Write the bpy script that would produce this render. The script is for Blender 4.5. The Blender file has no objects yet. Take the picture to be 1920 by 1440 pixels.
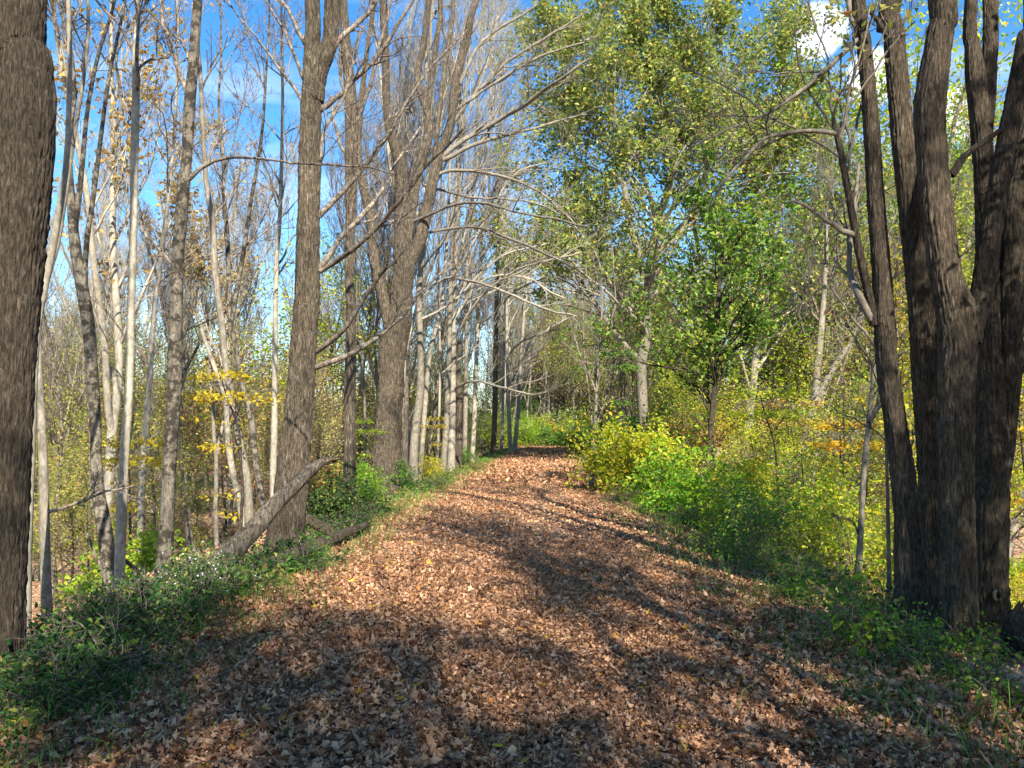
import bpy, math
import numpy as np
from mathutils import Vector

RNG = np.random.default_rng(11)
S = bpy.context.scene
COL = S.collection
F, CAMZ = 1450.0, 1.6
PITCH = math.atan(80 / F)
CP, SP = math.cos(PITCH), math.sin(PITCH)
SUN_EL = math.radians(39)
SUN_AZ = math.radians(161)          # clockwise from +Y: behind the viewer, a little to the right


def at(px, py, Y):
    """Pixel of the photograph -> the point on its ray at distance Y along the path."""
    a, b = (px - 960) / F, (720 - py) / F
    d = np.array([a, CP - b * SP, SP + b * CP])
    return np.array([0, 0, CAMZ]) + d * (Y / d[1])


# ------------------------------------------------------------------ terrain
def sstep(u):
    u = np.clip(u, 0, 1)
    return u * u * (3 - 2 * u)


def path_x(y):
    y = np.asarray(y, float)
    base = 0.05 * np.log1p(np.exp((y - 12) / 3.0)) * 3.0
    return base + 0.02 * np.clip(y - 58, 0, 60) ** 1.7


def h(x, y):
    x = np.asarray(x, float); y = np.asarray(y, float)
    s = x - path_x(y)
    z = np.zeros(np.broadcast(s, y).shape)
    z = z - 3.8 * sstep((-s - 2.4) / 11.0) - 3.0 * sstep((s - 2.15) / 9.8)
    z = z + 9.0 * sstep((s - 20) / 60.0) + 3.0 * sstep((-s - 45) / 60.0)
    z = z + 4.0 * sstep((y - 75) / 120.0)
    off = sstep((np.abs(s) - 2.0) / 3.0)
    z = z + off * (0.10 * np.sin(x * 0.9 + 1.3) * np.sin(y * 0.7) + 0.16 * np.sin(x * 0.31 + y * 0.22) + 0.05 * np.sin(x * 2.3 - y * 1.9))
    z = z + 0.015 * np.sin(x * 3.1 + y * 0.8) * np.sin(y * 1.3) - 0.06 * (np.abs(s) / 2.4) ** 2 * (np.abs(s) < 2.4) - 0.06 * (np.abs(s) >= 2.4)
    return z


# ------------------------------------------------------------------ materials
def new_mat(name):
    m = bpy.data.materials.new(name)
    m.use_nodes = True
    nt = m.node_tree
    nt.nodes.clear()
    return m, nt


def N(nt, kind, **kw):
    n = nt.nodes.new(kind)
    for k, v in kw.items():
        if k in n.inputs.keys():
            n.inputs[k].default_value = v
        else:
            setattr(n, k, v)
    return n


def ramp(nt, fac, stops, interp='LINEAR'):
    r = nt.nodes.new('ShaderNodeValToRGB')
    r.color_ramp.interpolation = interp
    e = r.color_ramp.elements
    while len(e) < len(stops):
        e.new(0.5)
    for el, (p, c) in zip(e, stops):
        el.position = p
        el.color = (*c, 1)
    nt.links.new(fac, r.inputs[0])
    return r.outputs[0]


def mix(nt, fac, a, b, mode='MIX'):
    m = nt.nodes.new('ShaderNodeMix')
    m.data_type = 'RGBA'
    m.blend_type = mode
    for sock, v in ((m.inputs[0], fac), (m.inputs[6], a), (m.inputs[7], b)):
        if hasattr(v, 'is_output'):
            nt.links.new(v, sock)
        elif isinstance(v, tuple):
            sock.default_value = (*v, 1) if len(v) == 3 else v
        else:
            sock.default_value = v
    return m.outputs[2]


def bark(name, dark, light, lichen_or_shade, patch=0.5, furrow=22.0, squash=0.20, bump=0.9, crackle=0.85, pmix=0.45):
    m, nt = new_mat(name)
    L = nt.links.new
    tc = N(nt, 'ShaderNodeTexCoord')
    oi = N(nt, 'ShaderNodeObjectInfo')
    mp = N(nt, 'ShaderNodeMapping')
    mp.inputs['Scale'].default_value = (1, 1, squash)
    L(tc.outputs['Object'], mp.inputs[0])
    n1 = N(nt, 'ShaderNodeTexNoise', Scale=furrow, Detail=10.0, Roughness=0.75, Distortion=0.6)
    L(mp.outputs[0], n1.inputs['Vector'])
    n2 = N(nt, 'ShaderNodeTexNoise', Scale=1.7, Detail=5.0, Roughness=0.6)
    L(tc.outputs['Object'], n2.inputs['Vector'])
    n3 = N(nt, 'ShaderNodeTexNoise', Scale=9.0, Detail=5.0, Roughness=0.7)
    L(tc.outputs['Object'], n3.inputs['Vector'])
    mp2 = N(nt, 'ShaderNodeMapping')
    mp2.inputs['Scale'].default_value = (1, 1, squash * 0.7)
    L(tc.outputs['Object'], mp2.inputs[0])
    v = N(nt, 'ShaderNodeTexNoise', Scale=furrow * 2.3, Detail=8.0, Roughness=0.72, Distortion=0.4)
    L(mp2.outputs[0], v.inputs['Vector'])
    base = ramp(nt, n1.outputs['Fac'], [(0.30, dark), (0.50, tuple(0.5 * (a + b) for a, b in zip(dark, light))), (0.68, light)])
    crack = ramp(nt, v.outputs['Fac'], [(0.40, (0.12, 0.11, 0.10)), (0.50, (0.75, 0.74, 0.73)), (0.60, (1.3, 1.3, 1.28))])
    base = mix(nt, crackle, base, crack, 'MULTIPLY')
    pf = ramp(nt, n3.outputs['Fac'], [(patch, (0, 0, 0)), (patch + 0.07, (1, 1, 1))])
    base = mix(nt, mix(nt, pmix, (0, 0, 0), pf), base, lichen_or_shade)  # lichen patches; on one bark they stand in for shadow mottles
    big = ramp(nt, n2.outputs['Fac'], [(0.35, (0.72, 0.72, 0.70)), (0.65, (1.15, 1.12, 1.08))])
    base = mix(nt, 1.0, base, big, 'MULTIPLY')
    tint = ramp(nt, oi.outputs['Random'], [(0.0, (0.82, 0.80, 0.78)), (1.0, (1.15, 1.13, 1.08))])
    base = mix(nt, 1.0, base, tint, 'MULTIPLY')
    p = N(nt, 'ShaderNodeBsdfPrincipled', Roughness=0.88)
    p.inputs['Specular IOR Level'].default_value = 0.2
    L(base, p.inputs['Base Color'])
    hgt = N(nt, 'ShaderNodeMath', operation='MULTIPLY')
    L(n1.outputs['Fac'], hgt.inputs[0]); L(crack, hgt.inputs[1])
    b = N(nt, 'ShaderNodeBump', Strength=bump, Distance=0.035)
    L(hgt.outputs[0], b.inputs['Height'])
    L(b.outputs[0], p.inputs['Normal'])
    o = N(nt, 'ShaderNodeOutputMaterial')
    L(p.outputs[0], o.inputs[0])
    return m


def leafmat(name, stops, transl=0.4, spread=0.35, rough=0.5):
    """Leaf colours picked per leaf (random per island) along the stops."""
    m, nt = new_mat(name)
    L = nt.links.new
    g = N(nt, 'ShaderNodeNewGeometry')
    oi = N(nt, 'ShaderNodeObjectInfo')
    c = ramp(nt, g.outputs['Random Per Island'], stops)
    hs = N(nt, 'ShaderNodeHueSaturation')
    mr = N(nt, 'ShaderNodeMapRange')
    mr.inputs['To Min'].default_value = 0.5 - 0.02
    mr.inputs['To Max'].default_value = 0.5 + 0.02
    L(oi.outputs['Random'], mr.inputs[0])
    L(mr.outputs[0], hs.inputs['Hue'])
    L(c, hs.inputs['Color'])
    p = N(nt, 'ShaderNodeBsdfPrincipled', Roughness=rough)
    p.inputs['Specular IOR Level'].default_value = spread
    L(hs.outputs[0], p.inputs['Base Color'])
    t = N(nt, 'ShaderNodeBsdfTranslucent')
    L(hs.outputs[0], t.inputs['Color'])
    mx = N(nt, 'ShaderNodeMixShader')
    mx.inputs[0].default_value = transl
    L(p.outputs[0], mx.inputs[1]); L(t.outputs[0], mx.inputs[2])
    o = N(nt, 'ShaderNodeOutputMaterial')
    L(mx.outputs[0], o.inputs[0])
    return m


def ground_mat(name, cols, scale, green):
    m, nt = new_mat(name)
    L = nt.links.new
    tc = N(nt, 'ShaderNodeTexCoord')
    warp = N(nt, 'ShaderNodeTexNoise', Scale=scale * 0.7, Detail=2.0)
    L(tc.outputs['Object'], warp.inputs['Vector'])
    wv = mix(nt, 0.06, tc.outputs['Object'], warp.outputs['Color'], 'ADD')
    v = N(nt, 'ShaderNodeTexVoronoi', Scale=scale)
    L(wv, v.inputs['Vector'])
    sep = N(nt, 'ShaderNodeSeparateColor')
    L(v.outputs['Color'], sep.inputs[0])
    c = ramp(nt, sep.outputs[0], cols)
    n = N(nt, 'ShaderNodeTexNoise', Scale=0.35, Detail=6.0, Roughness=0.65)
    L(tc.outputs['Object'], n.inputs['Vector'])
    gf = ramp(nt, n.outputs['Fac'], [(0.52, (0, 0, 0)), (0.66, (1, 1, 1))])
    n2 = N(nt, 'ShaderNodeTexNoise', Scale=6.0, Detail=5.0, Roughness=0.7)
    L(tc.outputs['Object'], n2.inputs['Vector'])
    gc = ramp(nt, n2.outputs['Fac'], [(0.3, (0.05, 0.07, 0.015)), (0.6, (0.16, 0.15, 0.035)), (0.8, (0.30, 0.24, 0.08))])
    gfm = mix(nt, green, (0, 0, 0), gf)
    c = mix(nt, gfm, c, gc)
    p = N(nt, 'ShaderNodeBsdfPrincipled', Roughness=0.9)
    p.inputs['Specular IOR Level'].default_value = 0.15
    L(c, p.inputs['Base Color'])
    b = N(nt, 'ShaderNodeBump', Strength=0.9, Distance=0.04)
    L(sep.outputs[1], b.inputs['Height'])
    L(b.outputs[0], p.inputs['Normal'])
    o = N(nt, 'ShaderNodeOutputMaterial')
    L(p.outputs[0], o.inputs[0])
    return m


M = {}
M['bark_dark'] = bark('furrowed_dark_bark', (0.055, 0.043, 0.032), (0.225, 0.185, 0.142), (0.28, 0.28, 0.235), 0.62, furrow=34)
M['bark_brown'] = bark('furrowed_brown_bark', (0.055, 0.043, 0.032), (0.30, 0.25, 0.19), (0.38, 0.37, 0.31), 0.60)
M['bark_grey'] = bark('smooth_grey_bark', (0.10, 0.09, 0.075), (0.34, 0.31, 0.26), (0.06, 0.055, 0.045), 0.60, furrow=13, squash=0.5, bump=0.35, crackle=0.35)
M['bark_painted_shade'] = bark('grey_bark_painted_shade', (0.08, 0.07, 0.056), (0.31, 0.28, 0.23), (0.025, 0.021, 0.016), 0.48, furrow=13, squash=0.4, bump=0.4, crackle=0.5, pmix=0.85)  # black noise patches paint in the shadows that mottle these trunks
M['bark_pale'] = bark('pale_grey_bark', (0.20, 0.18, 0.145), (0.50, 0.46, 0.385), (0.13, 0.12, 0.10), 0.63, furrow=12, squash=0.6, bump=0.3, crackle=0.3)
M['twig'] = bark('twig_bark', (0.09, 0.072, 0.06), (0.34, 0.295, 0.25), (0.35, 0.32, 0.28), 0.6, furrow=9, squash=0.8, bump=0.2)
M['deadwood'] = bark('weathered_dead_wood', (0.09, 0.072, 0.056), (0.36, 0.31, 0.25), (0.30, 0.33, 0.28), 0.62, furrow=18, squash=0.2, bump=0.8)
M['heart'] = bark('broken_wood', (0.25, 0.15, 0.08), (0.50, 0.34, 0.20), (0.2, 0.14, 0.1), 0.6, furrow=40, bump=0.6)
M['green'] = leafmat('green_leaf', [(0.0, (0.06, 0.15, 0.02)), (0.5, (0.11, 0.26, 0.03)), (0.85, (0.20, 0.36, 0.05)), (1.0, (0.42, 0.38, 0.07))], 0.45)
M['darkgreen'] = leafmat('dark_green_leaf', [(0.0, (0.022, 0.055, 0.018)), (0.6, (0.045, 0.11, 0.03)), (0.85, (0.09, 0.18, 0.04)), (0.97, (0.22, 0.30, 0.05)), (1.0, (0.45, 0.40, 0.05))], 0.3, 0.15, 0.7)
M['oak'] = leafmat('olive_leaf', [(0.0, (0.11, 0.16, 0.03)), (0.4, (0.24, 0.29, 0.055)), (0.75, (0.42, 0.42, 0.09)), (0.93, (0.54, 0.44, 0.10)), (1.0, (0.45, 0.21, 0.06))], 0.45)
M['yellowgreen'] = leafmat('yellow_green_leaf', [(0.0, (0.22, 0.34, 0.02)), (0.5, (0.47, 0.56, 0.03)), (0.85, (0.70, 0.66, 0.05)), (1.0, (0.70, 0.48, 0.06))], 0.5)
M['lime'] = leafmat('lime_leaf', [(0.0, (0.14, 0.30, 0.02)), (0.6, (0.30, 0.50, 0.03)), (1.0, (0.56, 0.60, 0.05))], 0.5)
M['yellow'] = leafmat('yellow_leaf', [(0.0, (0.38, 0.32, 0.03)), (0.5, (0.66, 0.47, 0.03)), (0.85, (0.75, 0.55, 0.04)), (1.0, (0.55, 0.25, 0.03))], 0.5)
M['orange'] = leafmat('orange_brown_leaf', [(0.0, (0.28, 0.14, 0.04)), (0.5, (0.55, 0.30, 0.07)), (0.85, (0.62, 0.40, 0.10)), (1.0, (0.40, 0.40, 0.07))], 0.45)
M['rust'] = leafmat('rusty_red_leaf', [(0.0, (0.22, 0.07, 0.04)), (0.6, (0.42, 0.16, 0.09)), (1.0, (0.50, 0.28, 0.12))], 0.4)
M['tan'] = leafmat('tan_leaf', [(0.0, (0.20, 0.15, 0.06)), (0.5, (0.42, 0.33, 0.13)), (0.8, (0.52, 0.44, 0.14)), (1.0, (0.28, 0.34, 0.07))], 0.4)
M['litter'] = leafmat('dry_brown_leaf', [(0.0, (0.09, 0.040, 0.020)), (0.2, (0.21, 0.098, 0.047)), (0.5, (0.39, 0.212, 0.115)), (0.8, (0.57, 0.345, 0.195)), (0.96, (0.74, 0.47, 0.27)), (0.98, (0.46, 0.20, 0.05)), (0.994, (0.5, 0.25, 0.05)), (1.0, (0.66, 0.5, 0.05))], 0.15, 0.04, 0.9)
M['farwood'] = leafmat('far_wood_leaf', [(0.0, (0.12, 0.11, 0.05)), (0.5, (0.28, 0.24, 0.08)), (0.8, (0.30, 0.32, 0.08)), (1.0, (0.18, 0.25, 0.06))], 0.2)
M['grass'] = leafmat('grass_blade', [(0.0, (0.06, 0.14, 0.02)), (0.7, (0.16, 0.32, 0.04)), (1.0, (0.36, 0.38, 0.10))], 0.35)
M['flower'] = leafmat('white_flower', [(0.0, (0.6, 0.6, 0.52)), (1.0, (0.8, 0.8, 0.74))], 0.3)
M['floor'] = ground_mat('leaf_covered_forest_floor', [(0.0, (0.10, 0.055, 0.035)), (0.4, (0.27, 0.155, 0.09)), (0.75, (0.40, 0.255, 0.16)), (1.0, (0.50, 0.35, 0.24))], 11.0, 0.65)
M['path'] = ground_mat('trodden_leaf_path', [(0.0, (0.03, 0.018, 0.012)), (0.4, (0.13, 0.08, 0.05)), (0.8, (0.30, 0.20, 0.13)), (1.0, (0.46, 0.34, 0.23))], 16.0, 0.0)


# ------------------------------------------------------------------ mesh builder
def nrm(a):
    return a / np.maximum(np.linalg.norm(a, axis=-1, keepdims=True), 1e-9)


class MB:
    def __init__(self):
        self.v, self.f4, self.f3, self.n = [], [], [], 0

    def tubes(self, P, R, k, irr=None, cap=False):
        """P (B,n,3) centre lines, R (B,n) radii, k sides; irr (B,n,k) radius factors."""
        P = np.asarray(P, float); R = np.asarray(R, float)
        if P.ndim == 2:
            P, R = P[None], R[None]
            if irr is not None: irr = irr[None]
        B, n, _ = P.shape
        if B == 0: return
        T = nrm(np.gradient(P, axis=1))
        mean = nrm(P[:, -1] - P[:, 0])
        ref = np.where(np.abs(mean[:, :1]) < 0.7, np.array([[1.0, 0, 0]]), np.array([[0, 1.0, 0]]))
        U = nrm(np.cross(T, ref[:, None, :]))
        V = np.cross(T, U)
        a = np.arange(k) * 2 * math.pi / k
        rr = R[:, :, None] * (irr if irr is not None else 1.0)
        pts = P[:, :, None, :] + rr[..., None] * (np.cos(a)[None, None, :, None] * U[:, :, None] + np.sin(a)[None, None, :, None] * V[:, :, None])
        self.v.append(pts.reshape(-1, 3))
        idx = self.n + np.arange(B * n * k).reshape(B, n, k)
        nx = np.roll(idx, -1, axis=2)
        q = np.stack([idx[:, :-1], nx[:, :-1], nx[:, 1:], idx[:, 1:]], -1)
        self.f4.append(q.reshape(-1, 4))
        self.n += B * n * k
        if cap:
            for row, flip in ((0, True), (n - 1, False)):
                c = P[:, row]
                self.v.append(c)
                ci = self.n + np.arange(B)
                self.n += B
                tri = np.stack([np.broadcast_to(ci[:, None], (B, k)), idx[:, row], nx[:, row]], -1)
                if flip: tri = tri[..., ::-1]
                self.f3.append(tri.reshape(-1, 3))

    def leaves(self, pos, size, rng, tilt=0.7, shape='diamond', aspect=0.6, updir=None, head=None):
        """Leaf-sized folded blades at pos (m,3); size (m,)."""
        m = len(pos)
        if m == 0: return
        nrmv = rng.normal(size=(m, 3)) * tilt
        nrmv[:, 2] += 1.0
        if updir is not None: nrmv += updir
        nrmv = nrm(nrmv)
        d = rng.normal(size=(m, 3)) if head is None else head + 0.35 * rng.normal(size=(m, 3))
        d = nrm(d - (d * nrmv).sum(1, keepdims=True) * nrmv)
        w = np.cross(nrmv, d)
        s = np.asarray(size)[:, None] * np.ones((m, 1))
        fold = (0.12 + 0.2 * rng.random((m, 1))) * s
        if shape == 'diamond':
            pts = np.stack([pos, pos + d * s * 0.45 + w * s * aspect * 0.5 + nrmv * fold, pos + d * s, pos + d * s * 0.45 - w * s * aspect * 0.5 + nrmv * fold], 1)
            i = self.n + np.arange(m)[:, None] * 4
            self.v.append(pts.reshape(-1, 3))
            self.f3.append(np.concatenate([i + [0, 1, 2], i + [0, 2, 3]], 1).reshape(-1, 3))
            self.n += 4 * m
        else:
            a = aspect * 0.5
            dr = nrmv * s * (-0.25 * rng.random((m, 1)))
            pts = np.stack([pos, pos + d * s * 0.25 + w * s * a * 0.85 + nrmv * fold, pos + d * s * 0.65 + w * s * a * 0.8 + nrmv * fold, pos + d * s + dr,
                            pos + d * s * 0.65 - w * s * a * 0.8 + nrmv * fold, pos + d * s * 0.25 - w * s * a * 0.85 + nrmv * fold], 1)
            i = self.n + np.arange(m)[:, None] * 6
            self.v.append(pts.reshape(-1, 3))
            self.f4.append(np.concatenate([i + [0, 1, 2, 3], i + [0, 3, 4, 5]], 1).reshape(-1, 4))
            self.n += 6 * m

    def mesh(self, name, mat, origin=(0, 0, 0), smooth=True):
        v = np.concatenate(self.v) - np.asarray(origin)
        f4 = np.concatenate(self.f4) if self.f4 else np.zeros((0, 4), int)
        f3 = np.concatenate(self.f3) if self.f3 else np.zeros((0, 3), int)
        me = bpy.data.meshes.new(name)
        me.vertices.add(len(v))
        me.vertices.foreach_set('co', v.astype(np.float32).ravel())
        loops = np.concatenate([f4.ravel(), f3.ravel()]).astype(np.int32)
        me.loops.add(len(loops))
        me.loops.foreach_set('vertex_index', loops)
        me.polygons.add(len(f4) + len(f3))
        st = np.concatenate([np.arange(len(f4)) * 4, len(f4) * 4 + np.arange(len(f3)) * 3]).astype(np.int32)
        me.polygons.foreach_set('loop_start', st)
        me.polygons.foreach_set('use_smooth', np.full(len(st), smooth))
        me.materials.append(mat)
        me.update(calc_edges=True)
        return me

    def build(self, name, mat, parent=None, origin=(0, 0, 0), smooth=True):
        o = bpy.data.objects.new(name, self.mesh(name, mat, origin, smooth))
        COL.objects.link(o)
        if parent: o.parent = parent
        return o


def tag(o, label=None, cat=None, group=None, kind=None):
    for k, v in (('label', label), ('category', cat), ('group', group), ('kind', kind)):
        if v: o[k] = v
    return o


def empty(name, loc, label, cat, group=None):
    o = bpy.data.objects.new(name, None)
    o.empty_display_size = 0.2
    o.location = [float(c) for c in loc]
    COL.objects.link(o)
    return tag(o, label, cat, group)


def copy_tree(src, loc, rz, sc, label, group=None, mats=None):
    r = src.copy()
    COL.objects.link(r)
    r.location = [float(c) for c in loc]
    r.rotation_euler = (float(RNG.normal() * 0.02), float(RNG.normal() * 0.02), float(rz))
    r.scale = (float(sc), float(sc), float(sc * RNG.uniform(0.92, 1.1)))
    r['label'] = label
    if group: r['group'] = group
    for ch in list(src.children):
        c = ch.copy()
        COL.objects.link(c)
        c.parent = r
        for g in list(ch.children):
            d = g.copy(); COL.objects.link(d); d.parent = c
        if mats and mats.get(ch.name.split('.')[0]):
            c.material_slots[0].link = 'OBJECT'
            c.material_slots[0].material = mats[ch.name.split('.')[0]]
    return r


# ------------------------------------------------------------------ growth
def resample(P, R, n):
    """Catmull-Rom through the control points, n samples by length."""
    P = np.asarray(P, float); R = np.asarray(R, float)
    if len(P) > 2:
        E = np.vstack([2 * P[0] - P[1], P, 2 * P[-1] - P[-2]])
        out, ro = [], []
        for i in range(len(P) - 1):
            t = np.linspace(0, 1, 9)[:-1, None]
            a, b, c, d = E[i], E[i + 1], E[i + 2], E[i + 3]
            out.append(0.5 * (2 * b + (c - a) * t + (2 * a - 5 * b + 4 * c - d) * t ** 2 + (3 * b - a - 3 * c + d) * t ** 3))
            ro.append(R[i] + (R[i + 1] - R[i]) * t[:, 0])
        P = np.vstack(out + [P[-1:]]); R = np.concatenate(ro + [R[-1:]])
    s = np.concatenate([[0], np.cumsum(np.linalg.norm(np.diff(P, axis=0), axis=1))])
    q = np.linspace(0, s[-1], n)
    return np.stack([np.interp(q, s, P[:, i]) for i in range(3)], 1), np.interp(q, s, R)


def grow(P, R, cnt, rng, t0=0.2, t1=1.0, length=0.4, ang=0.8, up=0.25, npts=6, wander=0.12, rfac=0.6, rmin=0.003, curve=0.06, bias=None, absl=False):
    B, n, _ = P.shape
    idx = np.repeat(np.arange(B), cnt)
    m = len(idx)
    t = t0 + (t1 - t0) * rng.random(m)
    fi = np.clip(t * (n - 1), 0, n - 1.001)
    i0 = fi.astype(int); fr = (fi - i0)[:, None]
    p = P[idx, i0] * (1 - fr) + P[idx, i0 + 1] * fr
    r = R[idx, i0] * (1 - fr[:, 0]) + R[idx, i0 + 1] * fr[:, 0]
    tan = nrm(P[idx, i0 + 1] - P[idx, i0])
    q = rng.normal(size=(m, 3))
    q = nrm(q - (q * tan).sum(1, keepdims=True) * tan)
    a = (ang * (0.65 + 0.7 * rng.random(m)))[:, None]
    d = tan * np.cos(a) + q * np.sin(a)
    d[:, 2] += up
    if bias is not None: d = d + np.asarray(bias)
    d = nrm(d)
    pl = 1.0 if absl else np.linalg.norm(np.diff(P, axis=1), axis=2).sum(1)[idx]
    Ln = length * pl * (1.15 - 0.6 * t) * (0.6 + 0.8 * rng.random(m))
    st = (Ln / (npts - 1))[:, None]
    out = [p]
    for _ in range(npts - 1):
        d = d + wander * rng.normal(size=(m, 3))
        d[:, 2] += curve
        d = nrm(d)
        out.append(out[-1] + d * st)
    C = np.stack(out, 1)
    r0 = np.maximum(np.minimum(r * rfac, 0.03 * Ln + 0.002), rmin)
    k = np.linspace(0, 1, npts)
    return C, r0[:, None] * (1 - k) + rmin * 0.7 * k


def around(P, per, rng, spread, t0=0.3):
    B, n, _ = P.shape
    idx = np.repeat(np.arange(B), per)
    t = t0 + (1 - t0) * rng.random(len(idx))
    fi = np.clip(t * (n - 1), 0, n - 1.001)
    i0 = fi.astype(int); fr = (fi - i0)[:, None]
    return P[idx, i0] * (1 - fr) + P[idx, i0 + 1] * fr + rng.normal(size=(len(idx), 3)) * spread


def trunk_irr(n, k, rng, amt=0.07, flare=0.0, length=10.0):
    a = np.arange(k) * 2 * math.pi / k
    z = np.linspace(0, length, n)
    out = np.ones((n, k))
    for w in (2, 3, 5):
        ph = rng.random() * 6.28 + 0.25 * z * rng.normal() + 0.4 * np.sin(z * rng.uniform(0.5, 1.6) + rng.random() * 6)
        out += amt / w * 1.6 * np.cos(w * a[None] + ph[:, None])
    bump = np.convolve(rng.normal(size=n + 8), np.ones(5) / 5, 'same')[4:-4]
    out *= (1 + amt * 0.8 * bump)[:, None]
    if flare:
        e = np.exp(-z / 0.35)[:, None]
        out += flare * e * (0.7 + 0.5 * np.cos(5 * a + rng.random() * 6)[None])
    return out


def hero(name, label, cat, Y, stems, limbs=(), mat='bark_grey', limbmat=None, ext=7.0, sides=12, auto=10, twig=(5, 4), fine=3,
         leaves=None, autot=(0.45, 0.98), autolen=2.6, group=None, seed=0, flare=0.35, tdepth=None, sub=True, up=0.35, ang=0.7, lleaf=1, bias=None, irr=0.06, capd=False):
    """A tree traced from the photograph at distance Y: stems and limbs in pixels with widths, grown on above the frame."""
    rng = np.random.default_rng(1000 + seed)
    SP_, SR_ = [], []
    rough = sides >= 14
    if rough: sides = 90
    NR = 320 if rough else 44
    mainX = None
    for si, st in enumerate(stems):
        pts = [at(q[0], q[1], Y + (q[3] if len(q) > 3 else 0)) for q in st]
        rad = [0.5 * q[2] / F * Y for q in st]
        if si == 0:
            p0, p1 = pts[0], pts[1]
            gz = float(h(p0[0], p0[1]))
            if p0[2] > gz - 0.2:
                d = nrm(p0 - p1); d[2] = min(d[2], -0.8); d = nrm(d)
                dist = (p0[2] - gz + 0.25) / -d[2]
                if dist > 0.05:
                    pts.insert(0, p0 + d * dist); rad.insert(0, rad[0] * 1.08)
        if st[-1][1] <= 6 and ext > 0:
            d = nrm(pts[-1] - pts[-2])
            d = nrm(d + np.array([0, 0, 0.5]))
            e = ext * (1.0 if si == 0 else 0.8)
            for k in (0.33, 0.66, 1.0):
                d = nrm(d + 0.10 * rng.normal(size=3))
                pts.append(pts[-1] + d * e / 3); rad.append(max(rad[-1] * (0.75 if k < 1 else 0.4), 0.006))
        P, R = resample(pts, rad, NR)
        SP_.append(P); SR_.append(R)
    base = SP_[0][0].copy()
    gz = float(h(base[0], base[1]))
    org = np.array([base[0], base[1], gz])
    root = empty(name, org, label, cat, group)
    for i, (P, R) in enumerate(zip(SP_, SR_)):
        L_ = np.linalg.norm(np.diff(P, axis=0), axis=1).sum()
        tb = MB()
        ir = trunk_irr(NR, sides, rng, irr * (0.75 if rough else 1), flare if i == 0 else 0, L_)
        if rough: ir = ir + furrows(NR, sides, rng, L_, 0.055, int(np.clip(2 * math.pi * R[NR // 4] / 0.034, 14, 38))) * 1.35
        tb.tubes(P, R, sides, ir, cap=capd)
        tb.build('stem' if i else 'trunk', M[mat], root, org)
    bb = MB()
    LP, LR = [], []
    for lb in limbs:
        pts = [at(q[0], q[1], Y + (q[3] if len(q) > 3 else 0)) for q in lb]
        rad = [0.5 * q[2] / F * Y for q in lb]
        P, R = resample(pts, rad, 20)
        jit = np.cumsum(rng.normal(size=(20, 3)) * 0.009 * Y / 12, 0); jit -= jit[0]
        LP.append(P + jit); LR.append(R)
    tw = []
    for P_, R_ in zip(LP, LR):
        lbm = MB()
        lbm.tubes(P_, R_, 7)
        if sub:
            A, Ar = grow(P_[None], R_[None], twig[0] + 3, rng, 0.2, 1.0, 0.34, 0.6, 0.12, 9, 0.19, 0.55, 0.0045, 0.05)
            lbm.tubes(A, Ar, 4)
            Bq, Br = grow(A, Ar, twig[1] + 1, rng, 0.2, 1.0, 0.45, 0.7, 0.1, 6, 0.14, 0.6, 0.0032, 0.05)
            lbm.tubes(Bq, Br, 3)
            Cq, Cr = grow(Bq, Br, 2, rng, 0.2, 1.0, 0.55, 0.7, 0.1, 4, 0.14, 0.6, 0.0026, 0.05)
            lbm.tubes(Cq, Cr, 3)
            if lleaf: tw += [Bq[:, -4:]]
        lbm.build('limb', M[limbmat or ('twig' if mat != 'bark_dark' else 'bark_dark')], root, org)
    SPa, SRa = np.stack(SP_), np.stack(SR_)
    if auto:
        A, Ar = grow(SPa, SRa, auto, rng, autot[0], autot[1], autolen, ang, up, 12, 0.15, 0.5, 0.009, 0.05, bias, absl=True)
        bb.tubes(A, Ar, 6)
        Bq, Br = grow(A, Ar, twig[0], rng, 0.2, 1.0, 0.45, 0.65, 0.2, 8, 0.12, 0.6, 0.006, 0.06)
        bb.tubes(Bq, Br, 4)
        Cq, Cr = grow(Bq, Br, twig[1], rng, 0.2, 1.0, 0.5, 0.7, 0.15, 6, 0.14, 0.6, 0.0035, 0.05)
        bb.tubes(Cq, Cr, 3)
        tw.append(Cq)
        if fine:
            Dq, Dr = grow(Cq, Cr, fine, rng, 0.2, 1.0, 0.5, 0.7, 0.1, 4, 0.14, 0.7, 0.0026, 0.05)
            bb.tubes(Dq, Dr, 3)
            tw.append(Dq)
    if bb.n:
        bb.build('branches', M[limbmat or ('twig' if mat != 'bark_dark' else 'bark_dark')], root, org)
    if leaves and tw:
        lm, per, size = leaves
        lb = MB()
        for T in tw:
            keep = rng.random(len(T)) < min(per, 1)
            pos = around(T[keep], max(1, int(round(per))), rng, 0.3 * size + 0.05 + 0.03 * max(per - 1, 0))
            lb.leaves(pos, size * (0.7 + 0.6 * rng.random(len(pos))), rng, 0.8)
        if lb.n: lb.build('leaves', M[lm], root, org, smooth=False)
    return root


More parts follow.
